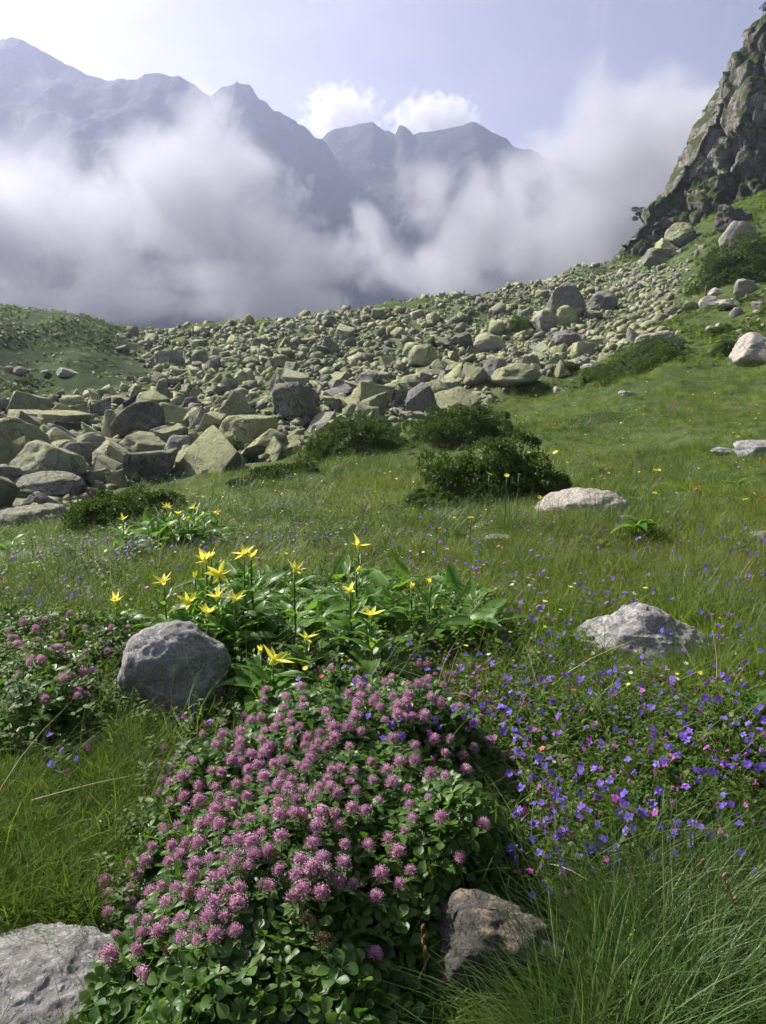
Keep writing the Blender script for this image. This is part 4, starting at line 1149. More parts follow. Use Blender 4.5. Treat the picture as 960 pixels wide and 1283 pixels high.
x, y, r = wedge(3600, 1.9, 26, 38)
k = clear_of(x, y, 1.1) & (scree_mask(x, y) < 0.2) & (sd(x, y, CLOVER) < 0) & (sd(x, y, VIOLET) < -0.05) & (sd(x, y, YELZ) < 0) & (sd(x, y, LEFTC) < 0) & (fbm(x * 0.8, y * 0.8, 0, 3, 33) > 0.12)
for (a, b, q) in SH: k &= np.hypot(x - a, y - b) > q
x, y, r = x[k], y[k], r[k]; n = len(x)
sx_ = rng.uniform(0.7, 1.25, n) * (1 + r / 16)
scatter('grass_tussocks', np.stack([x, y, G(x, y) - 0.01], -1), eul(n, 0.14), np.stack([sx_, sx_, sx_ * rng.uniform(0.55, 1.1, n)], -1), rng.integers(0, 3, n), LONG, np.clip(rng.normal(0.15, 0.15, n), 0, 0.7))
x, y = fill(DEWZ, 4200); k = clear_of(x, y, 1.0) & (sd(x, y, CLOVER) < 0); x, y = x[k], y[k]; n = len(x)
scatter('dewy_grass', np.stack([x, y, G(x, y) - 0.005], -1), eul(n, 0.2), np.stack([rng.uniform(0.6, 1.0, n), rng.uniform(0.6, 1.0, n), rng.uniform(0.35, 0.75, n)], -1), rng.integers(0, 4, n), TUFT)

# ------------------------------------------------------------------ low leafy cover
def grad_tilt(hf, x, y, amt):
    e = 0.03
    gx = (hf(x + e, y) - hf(x - e, y)) / (2 * e); gy = (hf(x, y + e) - hf(x, y - e)) / (2 * e)
    return np.arctan(gy) * amt, -np.arctan(gx) * amt
x, y = fill(CLOVER, 19000); k = clear_of(x, y, 0.85); x, y = x[k], y[k]; n = len(x)
hh = clover_h(x, y); u = rng.uniform(0, 1, n) ** 0.38
tx, ty = grad_tilt(clover_h, x, y, 0.7)
rot = eul(n, 0.38); rot[:, 0] += tx; rot[:, 1] += ty
# rotate about z first so that the slope tilt stays outward
scatter('clover_foliage', np.stack([x, y, G(x, y) + hh * u + rng.normal(0, 0.006, n) + 0.01], -1), rot, rng.uniform(0.55, 1.1, n), rng.integers(0, 5, n), TREF)
print('clover leaves', n)
for nm, poly, hf, cnt, vs, s0, s1 in (('violet_foliage', VIOLET, violet_h, 10500, SPRIG + TREF[:2], 0.5, 1.05), ('clover_foliage', LEFTC, leftc_h, 6500, TREF + SPRIG[:2], 0.7, 1.4), ('dew_cover', DEWZ, lambda x, y: 0.012 + 0 * x, 4500, DEWS, 0.35, 0.7), ('leafy_cover', YELZ, lambda x, y: 0.05 + 0 * x, 2600, SPRIG, 0.9, 1.7)):
    x, y = fill(poly, cnt); k = clear_of(x, y, 0.95); x, y = x[k], y[k]; n = len(x)
    if n == 0: continue
    scatter(nm, np.stack([x, y, G(x, y) + hf(x, y) * rng.uniform(0, 1, n) ** 0.5], -1), eul(n, 0.4), rng.uniform(s0, s1, n), rng.integers(0, len(vs), n), vs)
    print(nm, n)
# sprigs through the rest of the meadow
x, y, r = wedge(9000, 0.9, 16)
k = clear_of(x, y) & (sd(x, y, CLOVER) < 0) & (sd(x, y, LONGZ) < -0.05) & (sd(x, y, DEWZ) < 0) & (scree_mask(x, y) < 0.3) & (fbm(x * 0.9, y * 0.9, 0, 3, 57) > -0.15)
for (a, b, q) in SH: k &= np.hypot(x - a, y - b) > q
x, y, r = x[k], y[k], r[k]; n = len(x)
scatter('herb_cover', np.stack([x, y, G(x, y) + rng.uniform(0, 0.05, n)], -1), eul(n, 0.3), (0.8 + r / 9) * rng.uniform(0.6, 1.3, n), rng.integers(0, 4, n), SPRIG)

# rough growth on the mound, on the upper slope and at the cliff foot
ROUGH_SPRIGS = [leafy_sprig(50, 12, 0.045, 0.03, 0.013, 'juniper'), leafy_sprig(51, 12, 0.035, 0.03, 0.012, 'juniper'), leafy_sprig(52, 10, 0.05, 0.026, 0.012, 'blade')]
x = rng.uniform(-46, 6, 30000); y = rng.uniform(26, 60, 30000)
k = (mound_shade_mask(x, y) > rng.uniform(0.2, 0.9, len(x))) & (scree_mask(x, y) < 0.25) & (fbm(x * 0.5, y * 0.5, 0, 3, 66) + rng.normal(0, 0.3, len(x)) > -0.1)
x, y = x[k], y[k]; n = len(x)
scatter('mound_shade_growth', np.stack([x, y, G(x, y)], -1), eul(n, 0.3), np.stack([rng.uniform(2.5, 5, n), rng.uniform(2.5, 5, n), rng.uniform(1.2, 3, n)], -1), rng.choice([0, 1, 2], n), ROUGH_SPRIGS)  # dark sprigs, matching the shade painted into the mound
rr_ = rng.uniform(24, 96, 26000); aa = np.radians(rng.uniform(4, 36, 26000)); x, y = rr_ * np.sin(aa), rr_ * np.cos(aa)
k = (scree_mask(x, y) < rng.uniform(0.05, 0.5, len(x))) & (fbm(x * 0.35, y * 0.35, 0, 3, 69) + rng.normal(0, 0.35, len(x)) > 0.0)
x, y, rr_ = x[k], y[k], rr_[k]; n = len(x); q_ = rng.uniform(3, 7, n) * (0.6 + rr_ / 90)
hv = np.where(fbm(x * 0.16, y * 0.16, 0, 2, 70) > 0.25, rng.integers(0, 2, n), 2)
scatter('slope_growth', np.stack([x, y, G(x, y)], -1), eul(n, 0.3), np.stack([q_, q_, q_ * 0.7], -1), hv, ROUGH_SPRIGS)

# single long blades and dead straw that stand through the other plants
STRAY = [grass_tuft(61, 4, 0.02, 0.16, 0.30, 0.0026, 0.3, 0.6, 'blade', 6), grass_tuft(62, 3, 0.02, 0.18, 0.28, 0.0022, 0.4, 0.4, 'blade', 6), grass_tuft(63, 4, 0.03, 0.10, 0.22, 0.0018, 0.5, 0.3, 'straw', 5)]
xs, ys = [], []
for poly, cnt in ((CLOVER, 90), (VIOLET, 170), (YELZ, 150), (LEFTC, 130)):
    x, y = fill(poly, cnt); xs.append(x); ys.append(y)
x, y, r = wedge(700, 1.3, 14, 38)
k = (sd(x, y, CLOVER) < 0) & (scree_mask(x, y) < 0.1)
xs.append(x[k]); ys.append(y[k])
x, y = np.concatenate(xs), np.concatenate(ys); k = clear_of(x, y); x, y = x[k], y[k]; n = len(x); r = np.hypot(x, y)
sx_ = rng.uniform(0.5, 0.9, n) * (1 + r / 20) * np.where(r < 1.1, 0.75, 1)
scatter('stray_blades', np.stack([x, y, G(x, y)], -1), eul(n, 0.25), sx_, rng.choice([0, 1, 2], n, p=[0.48, 0.46, 0.06]), STRAY, np.clip(rng.normal(0.1, 0.2, n), 0, 0.8))

x = rng.uniform(-34, 34, 5200); y = rng.uniform(16, 78, 5200)
k = (scree_mask(x, y) > 0.4) & (np.abs(np.arctan2(x, y)) < R(36)) & (fbm(x * 0.2, y * 0.2, 0, 3, 72) + 0.012 * (y - 30) > 0.12)
x, y = x[k], y[k]; n = len(x); q_ = rng.uniform(3, 6.5, n)
scatter('scree_growth', np.stack([x, y, G(x, y) + rng.uniform(0, 0.22, n)], -1), eul(n, 0.4), np.stack([q_, q_, q_ * 0.7], -1), rng.choice([0, 1, 2], n, p=[0.3, 0.3, 0.4]), ROUGH_SPRIGS)

# ------------------------------------------------------------------ clover heads
def clover_head(seed, mat, nfl=70, rr=0.0125, squash=1.0):
    r_ = np.random.default_rng(seed); g = Geo()
    ga = math.pi * (3 - math.sqrt(5))
    for k in range(nfl):
        z = 1 - (k + 0.5) / nfl * 1.55; q = math.sqrt(max(0, 1 - z * z)); a = k * ga + r_.normal(0, 0.12)
        d = np.array([q * math.cos(a), q * math.sin(a), z * 1.0 + 0.25]); d /= np.linalg.norm(d)
        L = rr * r_.uniform(0.88, 1.12) * (1.08 if z < 0.4 else 0.98)
        b = d * rr * 0.28 + np.array([0, 0, rr * 0.15])
        s = np.cross(d, [0.3, 0.2, 1.0]); s /= np.linalg.norm(s); w = np.cross(d, s)
        wd = rr * 0.10
        tipp = b + d * L * 0.80 + np.array([0, 0, 0.1 * rr]) + r_.normal(0, 0.04 * rr, 3)
        mid = b + d * L * 0.45
        V = [b, mid + s * wd, mid + (-0.5 * s + 0.87 * w) * wd, mid + (-0.5 * s - 0.87 * w) * wd, tipp + s * wd * 0.9, tipp - s * wd * 0.9, tipp + d * wd * 1.1]
        T = [(0, 1, 2), (0, 2, 3), (0, 3, 1), (1, 4, 2), (2, 4, 5), (2, 5, 3), (3, 5, 1), (1, 5, 4), (4, 6, 5)]
        g.add(V, None, T, 0, [0.0, 0.55, 0.55, 0.55, 1, 1, 1])
    return g.mesh('flower_head', [M[mat]], smooth=False, attr='tip')
HEADS = [clover_head(1, 'floret'), clover_head(2, 'floret', 60, 0.0115), clover_head(3, 'floret', 78, 0.0132), clover_head(4, 'floret', 48, 0.010)]
HEADW = [clover_head(5, 'floret_white', 44, 0.0122)]
HEADO = [clover_head(6, 'floret_old', 50, 0.0105)]
def unit_stem(name, r0, r1, bend, seed):
    g = Geo(); s = np.linspace(0, 1, 7)[:, None]
    tube(g, np.concatenate([bend * np.sin(s * 2.2), 0.4 * bend * s, s], 1), r0 + (r1 - r0) * s[:, 0], 5)
    return g.mesh(name, [M['stem']])
CSTEM = [unit_stem('stem', 0.0011, 0.0009, 0.0, k) for k in range(2)]
def clover_pair(seed):
    r_ = np.random.default_rng(seed); g = Geo()
    for k in range(3):
        a = k * 2.1 + r_.normal(0, 0.3)
        leaf_shape(g, (0, 0, 0), (math.cos(a), math.sin(a), 0.25), (0, 0, 1), 0.019, 0.011, 0.35, 3, 0.25, 0.65)
    return g.mesh('leaf', [M['clover_leaf']])
CPAIR = [clover_pair(k) for k in range(4)]
HAND = [(131, 1107), (137, 1121), (163, 1113), (135, 1144), (169, 1157), (300, 1113), (262, 1152), (256, 1123), (242, 1101), (271, 1133), (311, 1088), (281, 1073), (262, 1078), (212, 1082), (183, 1080), (235, 1058), (250, 1060), (352, 1050), (393, 1060), (431, 1060), (460, 1062), (428, 1083), (405, 1095), (402, 1120), (443, 1111), (470, 1200), (172, 1192), (135, 1198), (176, 1225), (313, 1029), (350, 1025), (327, 1046), (309, 1000), (289, 1009), (270, 1017), (378, 1022), (369, 1021), (441, 1014), (474, 1004), (380, 990), (553, 1025), (604, 1035), (487, 1052), (507, 1041), (515, 1028), (513, 1010), (537, 1000), (511, 990), (240, 970), (217, 965), (200, 993), (213, 1005), (232, 1000), (250, 985), (265, 968), (296, 985), (311, 965), (332, 975), (222, 1035), (205, 1040), (192, 1062), (250, 1036), (262, 1030)]
WHITE = [(330, 1110), (300, 1074), (361, 998), (414, 990), (405, 1094)]
OLD = [(300, 1095), (345, 1075), (420, 1020), (470, 960), (280, 940), (520, 890), (440, 870), (240, 1120), (380, 1030), (330, 905), (385, 1155), (403, 1180), (213, 1191), (365, 1128), (257, 1012), (412, 940), (360, 942)]
pts = list(HAND)
tries = 0
dens_poly = [(292, 852), (340, 838), (400, 818), (500, 808), (596, 832), (625, 880), (600, 960), (560, 1010), (470, 1030), (400, 1045), (330, 1060), (250, 1070), (200, 1060), (190, 960), (240, 895)]
while len(pts) < 262 and tries < 40000:
    tries += 1
    px, py = rng.uniform(115, 620), rng.uniform(806, 1130)
    if not in_poly(np.array([px]), np.array([py]), CLOVER_PX)[0]: continue
    ins = in_poly(np.array([px]), np.array([py]), dens_poly)[0]
    if not ins and rng.uniform() > 0.10: continue
    dmin = 8.5 if py < 900 else (10 if py < 1000 else 14)
    if px > 450 and py > 900: dmin = 17
    if any((px - a) ** 2 + (py - b) ** 2 < dmin * dmin for a, b in pts): continue
    pts.append((px, py))
lo_ = [(115, 1100), (200, 1040), (330, 1060), (450, 1110), (430, 1150), (300, 1170), (180, 1190), (125, 1170)]
k = 0; tries = 0
while k < 34 and tries < 9000:
    tries += 1
    px, py = rng.uniform(112, 450), rng.uniform(1040, 1190)
    if in_poly(np.array([px]), np.array([py]), lo_)[0] and all((px - a) ** 2 + (py - b) ** 2 > 15 ** 2 for a, b in pts) and (py < 1120 or px < 300):
        pts.append((px, py)); k += 1
pts = pts[:]
lc = []
while len(lc) < 46:
    px, py = rng.uniform(0, 215), rng.uniform(765, 925)
    if in_poly(np.array([px]), np.array([py]), [(0, 785), (100, 768), (205, 768), (212, 790), (160, 815), (150, 880), (100, 900), (0, 850)])[0] and all((px - a) ** 2 + (py - b) ** 2 > 100 for a, b in lc): lc.append((px, py))
lc[:6] = [(32, 813), (40, 826), (52, 828), (20, 800), (97, 868), (75, 812)]
def zone_label(px, py, kind):
    look = {'w': 'whitish clover', 'o': 'faded brownish clover', 'p': 'pink clover'}[kind]
    if py > 1185: z = 'low in the dark shade at the bottom of the clump'
    elif px < 145 and py > 1090: z = 'hanging out at the outer lower corner of the clump'
    elif px < 240 and py > 1050: z = 'on the lower outer flank of the clump above the corner rock'
    elif px < 260: z = 'on the outer flank of the clump facing the dewy grass'
    elif py < 850: z = 'on the crest of the clump below the yellow flowers'
    elif px < 330 and py < 930: z = 'beside the rounded dark grey boulder'
    elif px > 530 and py < 960: z = 'where the clump meets the violet flowers'
    elif px > 480 and py > 980: z = 'on the sparse inner side of the clump above the crusted rock'
    elif py > 1085: z = 'in the lower middle of the clump above the dark leaves'
    elif py > 980: z = 'in the middle belt of the clump'
    else: z = 'in the dense upper middle of the clump'
    return f'{look} {z}'
def canopy(px, py, hf): return hit(px, py, hf=hf, tmax=12)
allp = [(a, b, 'p', 'c') for a, b in pts] + [(a, b, 'w', 'c') for a, b in WHITE] + [(a, b, 'o', 'c') for a, b in OLD]
q, ok = canopy([a[0] for a in allp], [a[1] for a in allp], lambda x, y: G(x, y) + clover_h(x, y) + 0.034)
ql, okl = canopy([a for a, b in lc], [b for a, b in lc], lambda x, y: G(x, y) + leftc_h(x, y) + 0.012)
allp += [(a, b, 'p', 'l') for a, b in lc]
q = np.concatenate([q, ql])
gq = G(q[:, 0], q[:, 1])
tx, ty = grad_tilt(clover_h, q[:, 0], q[:, 1], 1.0)
for i, (px, py, kd, zn) in enumerate(allp):
    h = max(0.03, q[i, 2] - gq[i])
    # stems lean outward from the clump, so the foot lies a little behind the head
    fx, fy = (q[i, 0] - 0.35 * ty[i] * -h * 1.0, q[i, 1] - 0.35 * tx[i] * h) if zn == 'c' else (q[i, 0], q[i, 1])
    fz = float(G(fx, fy))
    lab = zone_label(px, py, kd) if zn == 'c' else ('pink clover in the dark patch behind the rounded boulder' if px > 110 else 'pink clover in the dark patch at the picture edge')
    root = thing('clover_plant', lab, 'clover', (fx, fy, fz), 0, 'clovers in the big pink clump' if zn == 'c' else 'clovers in the small dark patch')
    hd = (HEADW if kd == 'w' else HEADO if kd == 'o' else HEADS)
    hk = int(rng.integers(len(hd))); me = hd[hk]
    if kd == 'p': root['label'] = lab.replace('pink clover', ['pink clover', 'small-headed pink clover', 'plump pink clover', 'sparse little pink clover'][hk])
    top = Vector((q[i, 0] - fx, q[i, 1] - fy, q[i, 2] - fz))
    o = link('flower_head', me, root, top)
    o.rotation_euler = (rng.normal(0, 0.22) + 0.5 * tx[i], rng.normal(0, 0.22) + 0.5 * ty[i], rng.uniform(0, 6.28))
    s = rng.uniform(0.68, 1.0); o.scale = (s, s, s * rng.uniform(0.9, 1.1))
    st = link('stem', CSTEM[0], root); L = top.length
    st.rotation_euler = top.to_track_quat('Z', 'Y').to_euler(); st.scale = (1, 1, L)
    lf = link('leaf', CPAIR[int(rng.integers(4))], root, top * (1 - min(0.5, 0.012 / L)))
    lf.rotation_euler = (0, 0, rng.uniform(0, 6.28)); lf.scale = (1, 1, 1)

# ------------------------------------------------------------------ violet flowers
def violet_bloom(seed, mat, rr=0.0105):
    r_ = np.random.default_rng(seed); g = Geo()
    for k in range(5):
        a = k * 1.2566 + r_.normal(0, 0.12); tl = r_.uniform(-0.05, 0.5)
        leaf_shape(g, (0, 0, 0), (math.cos(a), math.sin(a), tl), (-math.cos(a) * tl, -math.sin(a) * tl, 1), rr * r_.uniform(0.85, 1.15), rr * 0.78, 0.15, 3, 0.15, 0.85)
    tube(g, [(0, 0, 0.001), (0, 0, -0.004), (0, 0, -0.008)], [0.002, 0.0018, 0.0008], 4)
    return g.mesh('bloom', [M[mat]])
def bud(seed, mat):
    g = Geo(); s = np.linspace(0, 1, 5)
    tube(g, np.stack([0.002 * s, 0 * s, 0.013 * s], -1), 0.0028 * np.sin(np.pi * (0.15 + 0.8 * s)) + 0.0004, 5)
    return g.mesh('bloom', [M[mat]])
BLOOM = [violet_bloom(k, 'violet') for k in range(3)] + [violet_bloom(9, 'violet', 0.0085)]
BUDS = [bud(1, 'magenta'), violet_bloom(12, 'magenta', 0.008)]
vp = []
vreg = [([(590, 830), (660, 825), (700, 840), (660, 960), (640, 990), (610, 930), (560, 900)], 40, 9), ([(640, 840), (960, 850), (960, 1040), (850, 1080), (760, 1085), (640, 1070), (650, 980)], 120, 12), ([(690, 730), (960, 705), (960, 850), (890, 800), (830, 755), (760, 765)], 44, 11), ([(700, 655), (960, 640), (960, 710), (700, 725)], 14, 12), ([(480, 660), (680, 690), (690, 760), (640, 800), (560, 740)], 24, 12), ([(0, 700), (200, 640), (330, 640), (330, 710), (200, 740), (60, 760), (0, 760)], 36, 10), ([(430, 850), (540, 860), (560, 960), (440, 930)], 10, 14), ([(60, 880), (130, 860), (140, 960), (60, 985)], 8, 14)]
for poly, cnt, dm in vreg:
    k = 0; tr_ = 0
    while k < cnt and tr_ < 8000:
        tr_ += 1
        a = np.array(poly); px, py = rng.uniform(*[(a[:, 0].min()), (a[:, 0].max())]), rng.uniform(a[:, 1].min(), a[:, 1].max())
        if in_poly(np.array([px]), np.array([py]), poly)[0] and all((px - c) ** 2 + (py - d) ** 2 > dm * dm for c, d in vp):
            vp.append((px, py)); k += 1
vp += [(705, 1093), (655, 1028), (767, 1086), (706, 1040), (448 * 0.5 + 480, 1094), (222, 898), (830, 790), (725, 735)]
vp = np.array(vp)
hv_ = lambda x, y: G(x, y) + np.maximum(np.maximum(violet_h(x, y) * 1.1, clover_h(x, y)), 0.04) + 0.035
q, ok = canopy(vp[:, 0], vp[:, 1], hv_)
print('violets', len(vp), 'dist', np.linalg.norm(q, axis=1).max())
for i, (px, py) in enumerate(vp):
    if not ok[i]: continue
    p = q[i]; gz_ = float(G(p[0], p[1])); h = p[2] - gz_
    isb = rng.uniform() < (0.35 if py > 900 else 0.22)
    if py < 730: where = 'in the far grass near the cream boulder' if px > 650 else ('in the grass behind the yellow clump' if px > 330 else 'in the far grass below the small juniper')
    elif py < 830: where = 'in the grass around the low humped boulder' if px > 680 else 'in the grass beside the broad green leaves'
    elif px < 200: where = 'by the dark clover patch'
    elif px < 560: where = 'blooming among the pink clovers'
    elif px < 680 and py < 1000: where = 'in the cluster next to the pink clovers'
    elif py > 1050: where = 'hanging over the long grass'
    else: where = 'in the wide violet bed below the humped boulder' if py < 940 else 'in the lower violet bed above the long grass'
    look = 'magenta bud of a violet flower' if isb else 'open violet blue flower'
    root = thing('violet_flower', f'{look} {where}', 'flower', (p[0], p[1], gz_), 0, 'violet flowers of the meadow')
    st = link('stem', CSTEM[1], root); st.scale = (0.6, 0.6, h)
    dist = math.hypot(p[0], p[1])
    nb = 1 if isb else int(rng.choice([1, 2, 3], p=[0.35, 0.35, 0.3]))
    for k in range(nb):
        off = Vector((0, 0, h)) if k == 0 else Vector((rng.normal(0, 0.014), rng.normal(0, 0.014), h - rng.uniform(0, 0.02)))
        o = link('bloom', (BUDS if isb or (k and rng.uniform() < 0.3) else BLOOM)[int(rng.integers(2)) if isb or nb == 3 else int(rng.integers(2))], root, off)
        to = Vector((-0.3 - p[0] * 0.2, -0.5, 0.7)) + Vector(rng.normal(0, 0.55, 3))
        o.rotation_euler = to.to_track_quat('Z', 'Y').to_euler()
        s = rng.uniform(0.72, 1.15) * (1 + max(0, dist - 2) * 0.06); o.scale = (s, s, s)

# beyond the single plants above, the blooms run on through the bed and the grass behind it
xa, ya = fill(VIOLET, 460); xb, yb, rb = wedge(900, 1.9, 5.5, 36)
k = (sd(xb, yb, VIOLET) < 0) & (xb > -0.2 * yb) & (sd(xb, yb, YELZ) < 0) & (sd(xb, yb, CLOVER) < 0) & (fbm(xb * 1.1, yb * 1.1, 0, 2, 58) + 0.25 * xb > -0.1)
x, y = np.concatenate([xa, xb[k]]), np.concatenate([ya, yb[k]]); k = clear_of(x, y); x, y = x[k], y[k]; n = len(x)
scatter('violet_blooms', np.stack([x, y, G(x, y) + np.maximum(violet_h(x, y), 0.045) + rng.uniform(0.005, 0.045, n)], -1), np.stack([rng.normal(0.55, 0.5, n), rng.normal(-0.1, 0.5, n), rng.normal(0, 0.5, n)], -1), rng.uniform(0.6, 1.0, n) * (1 + np.maximum(0, np.hypot(x, y) - 2) * 0.08), rng.choice(6, n, p=[0.22, 0.22, 0.2, 0.14, 0.12, 0.10]), BLOOM + BUDS)

# ------------------------------------------------------------------ tall yellow flowers
def petal_mesh(L=0.032, W=0.010):
    g = Geo()
    leaf_shape(g, (0, 0, 0), (1, 0, 0.75), (-0.75, 0, 1), L, W, -0.05, 6, 0.3, 0.75)
    return g.mesh('petal', [M['yellow']])
PETAL = [petal_mesh(), petal_mesh(0.036, 0.011)]
gg = Geo(); tube(gg, [(0, 0, -0.006), (0, 0, 0), (0, 0, 0.008), (0, 0, 0.014)], [0.003, 0.005, 0.004, 0.0015], 6)
CENTRE = gg.mesh('flower', [M['yellow']])
gg = Geo()
for k in range(5):
    a = k * 1.2566
    leaf_shape(gg, (0.001 * math.cos(a), 0.001 * math.sin(a), 0), (math.cos(a) * 0.32, math.sin(a) * 0.32, 1), (-math.cos(a), -math.sin(a), 0.3), 0.026, 0.012, 0, 4, 0.4, 0.6)
YBUD = gg.mesh('bud', [M['yellow']])
def big_leaf(seed, L, W, droop, fold=0.22):
    """lance leaf with long parallel pleats"""
    r_ = np.random.default_rng(seed); ns, nw = 11, 9
    s = np.linspace(0, 1, ns); u = np.linspace(-1, 1, nw)
    w = np.sin(np.pi * s ** 0.62) ** 0.8 * W / 2; w[0] = W * 0.06; w[-1] = 0.0005
    ud = np.cumsum(np.full(ns, 1.0)) / ns
    X = (s * L * (1 - 0.12 * droop * s))[:, None] + 0 * u[None]
    Y_ = w[:, None] * u[None]
    Z = (L * (0.55 * s - (0.35 + droop) * s ** 2))[:, None] + fold * np.abs(Y_) + 0.0011 * np.cos(u * 4 * np.pi)[None] * np.sin(np.pi * s)[:, None] + 0.004 * np.sin(s * 9 + seed)[:, None] * u[None]
    return mesh_np('leaf', np.stack([X, Y_, Z], -1), [grid_faces(ns, nw)], [M['lush_leaf']])
BIGL = [big_leaf(1, 0.15, 0.050, 0.25), big_leaf(2, 0.13, 0.036, 0.1), big_leaf(3, 0.17, 0.055, 0.5), big_leaf(4, 0.10, 0.026, 0.0), big_leaf(5, 0.12, 0.060, 0.35)]
YSTEM = unit_stem('stem', 0.0036, 0.0024, 0.012, 3)
YEL = [  # px, py, height m, open or bud, label
    (255, 703, .36, 'f', 'tall yellow star flower at the rear of the clump top'), (268, 699, .36, 'f', 'yellow star flower rearing beside the tallest rear blossom'), (276, 718, .33, 'f', 'largest wide open yellow star flower in the clump'), (247, 726, .30, 'b', 'small half open yellow flower below the rear pair'),
    (308, 694, .38, 'f', 'twin headed tall yellow flower standing apart above the leaves'), (319, 699, .37, 'f', 'yellow flower leaning from the tall twin stem'), (370, 714, .33, 'f', 'small lone yellow flower over the middle leaves'), (209, 729, .30, 'f', 'yellow flower standing clear at the clump outer edge'),
    (240, 756, .24, 'f', 'yellow flower with drooping petals just above the rounded boulder'), (269, 751, .26, 'f', 'yellow flower in the clump middle over the boulder'), (289, 753, .26, 'f', 'upright yellow flower beside the clump middle one'), (265, 770, .21, 'f', 'lowest yellow flower above the dark boulder'),
    (338, 828, .17, 'f', 'big bright yellow flower right behind the clover crest'), (322, 820, .18, 'b', 'fat yellow bud behind the bright clover crest flower'), (445, 685, .38, 'f', 'highest lone yellow flower over the leafy clump'), (443, 742, .27, 'f', 'yellow flower low beneath the highest lone one'),
    (465, 774, .22, 'f', 'flat spread yellow flower above the clover crest'), (140, 757, .16, 'f', 'single yellow flower in front of the dark clover patch'), (382, 803, .15, 'f', 'little upright yellow flower just above the clover crest'), (450, 717, .30, 'b', 'yellow green bud below the highest lone flower'),
    (515, 740, .24, 'b', 'yellow bud on the broad leaved side of the clump'), (541, 731, .25, 'b', 'taller yellow bud by the broad leaves'),
    (157, 652, .30, 'f', 'yellow flower at the near end of the distant clump'), (211, 636, .36, 'f', 'yellow flower topping the distant clump'), (223, 645, .32, 'f', 'wide yellow flower in the middle of the distant clump'), (245, 637, .36, 'f', 'tall pointed yellow flower of the distant clump'), (258, 645, .32, 'b', 'yellow bud beside the tall pointed distant flower'), (270, 643, .33, 'f', 'yellow flower at the far end of the distant clump'), (235, 652, .27, 'b', 'low yellow bud in the distant clump leaves'),
]
YB = []
for i, (px, py, h, kd, lab) in enumerate(YEL):
    far = py < 660
    h *= 0.6 if far else 0.88
    p, ok = hit(px, py, h); p = p[0]
    gz_ = float(G(p[0], p[1]))
    root = thing('yellow_flower_plant', lab, 'flower', (p[0], p[1], gz_), rng.uniform(0, 6.28), 'tall yellow flowers in the leafy clumps')
    st = link('stem', YSTEM, root); st.scale = (1, 1, h); tip = Vector((0.012 * math.sin(2.2), 0.0048, h))
    nl = int(8 + h * 26)
    for k in range(nl):
        f = (k + 0.5) / nl
        lf = link('leaf', BIGL[[0, 2, 4, 0, 1, 1, 3, 3][min(7, int(f * 8))]], root, (0.01 * math.sin(2.2 * f * 0.8), 0, h * f * 0.86))
        s = (1.35 - 0.85 * f) * rng.uniform(0.8, 1.15); lf.scale = (s, s, s)
        lf.rotation_euler = (rng.normal(0, 0.18), rng.normal(0, 0.15) - 0.45 * f, k * 2.4 + rng.normal(0, 0.3))
    sc0 = 0.95 if far else 1.0
    if kd == 'f':
        fl = link('flower', CENTRE, root, tip)
        np_ = 6; tl = rng.normal(0, 0.25, 2); fl.rotation_euler = (tl[0], tl[1], 0)
        fs = rng.uniform(1.0, 1.3) * sc0 * (1.25 if i in (2, 12) else 1.0); fl.scale = (fs, fs, fs)
        for k in range(np_):
            pe = link('petal', PETAL[k % 2], fl, (0, 0, 0.002))
            pe.rotation_euler = (rng.normal(0, 0.15), rng.normal(0.1, 0.28), k * 6.283 / np_ + rng.normal(0, 0.14))
    else:
        fl = link('bud', YBUD, root, tip); fl.scale = (sc0, sc0, sc0); fl.rotation_euler = (rng.normal(0, 0.3), rng.normal(0, 0.3), 0)

# leafy plants without blossoms
def leafy_plant(label, px, py, n, scale, seed, up=0.0, name='broad_leaf_plant'):
    r_ = np.random.default_rng(seed); p, ok = hit(px, py, 0.03); p = p[0]
    root = thing(name, label, 'plant', (p[0], p[1], float(G(p[0], p[1]))), 0, None)
    for k in range(n):
        lf = link('leaf', BIGL[[0, 2, 4][k % 3]], root, (r_.normal(0, 0.012 * scale), r_.normal(0, 0.012 * scale), 0.01 + 0.03 * r_.uniform() * scale))
        s = scale * r_.uniform(0.75, 1.2); lf.scale = (s, s * 1.1, s)
        lf.rotation_euler = (r_.normal(0, 0.2), r_.normal(-up, 0.25), k * 2.4 + r_.normal(0, 0.3))
leafy_plant('broad glossy leaves spreading beside the yellow clump', 592, 775, 8, 1.0, 1, 0.3)
leafy_plant('cluster of light green broad leaves beside the cream boulder', 800, 662, 14, 0.9, 2, 0.5)
leafy_plant('light leafy plant on the far meadow near the picture edge', 925, 612, 14, 1.0, 3, 0.6)
leafy_plant('broad shaded leaves low at the edge of the violet bed', 945, 880, 8, 0.9, 4, 0.1)
leafy_plant('single tall lance leaf before the crusted rock', 507, 1165, 2, 0.62, 5, 0.9)
leafy_plant('pale leafy plant at the picture edge in the far grass', 8, 690, 8, 1.2, 6, 0.4)
for i in range(58):
    px, py = rng.uniform(270, 615), rng.uniform(738, 818)
    leafy_plant(['lance leaved plant without blossom under the yellow flowers', 'leafy shoot without blossom between the yellow flowers and the clover crest'][int(py > 785)], px, py, 8, rng.uniform(0.85, 1.2), 40 + i, 0.45, 'lance_leaf_plant')
for i in range(12):
    leafy_plant('leafy shoot without blossom in the distant yellow clump', rng.uniform(165, 275), rng.uniform(655, 685), 7, rng.uniform(0.9, 1.2), 80 + i, 0.5, 'lance_leaf_plant')
for o in COL.objects:
    if o.name.startswith('lance_leaf_plant'): o['group'] = 'leafy shoots around the yellow flowers'

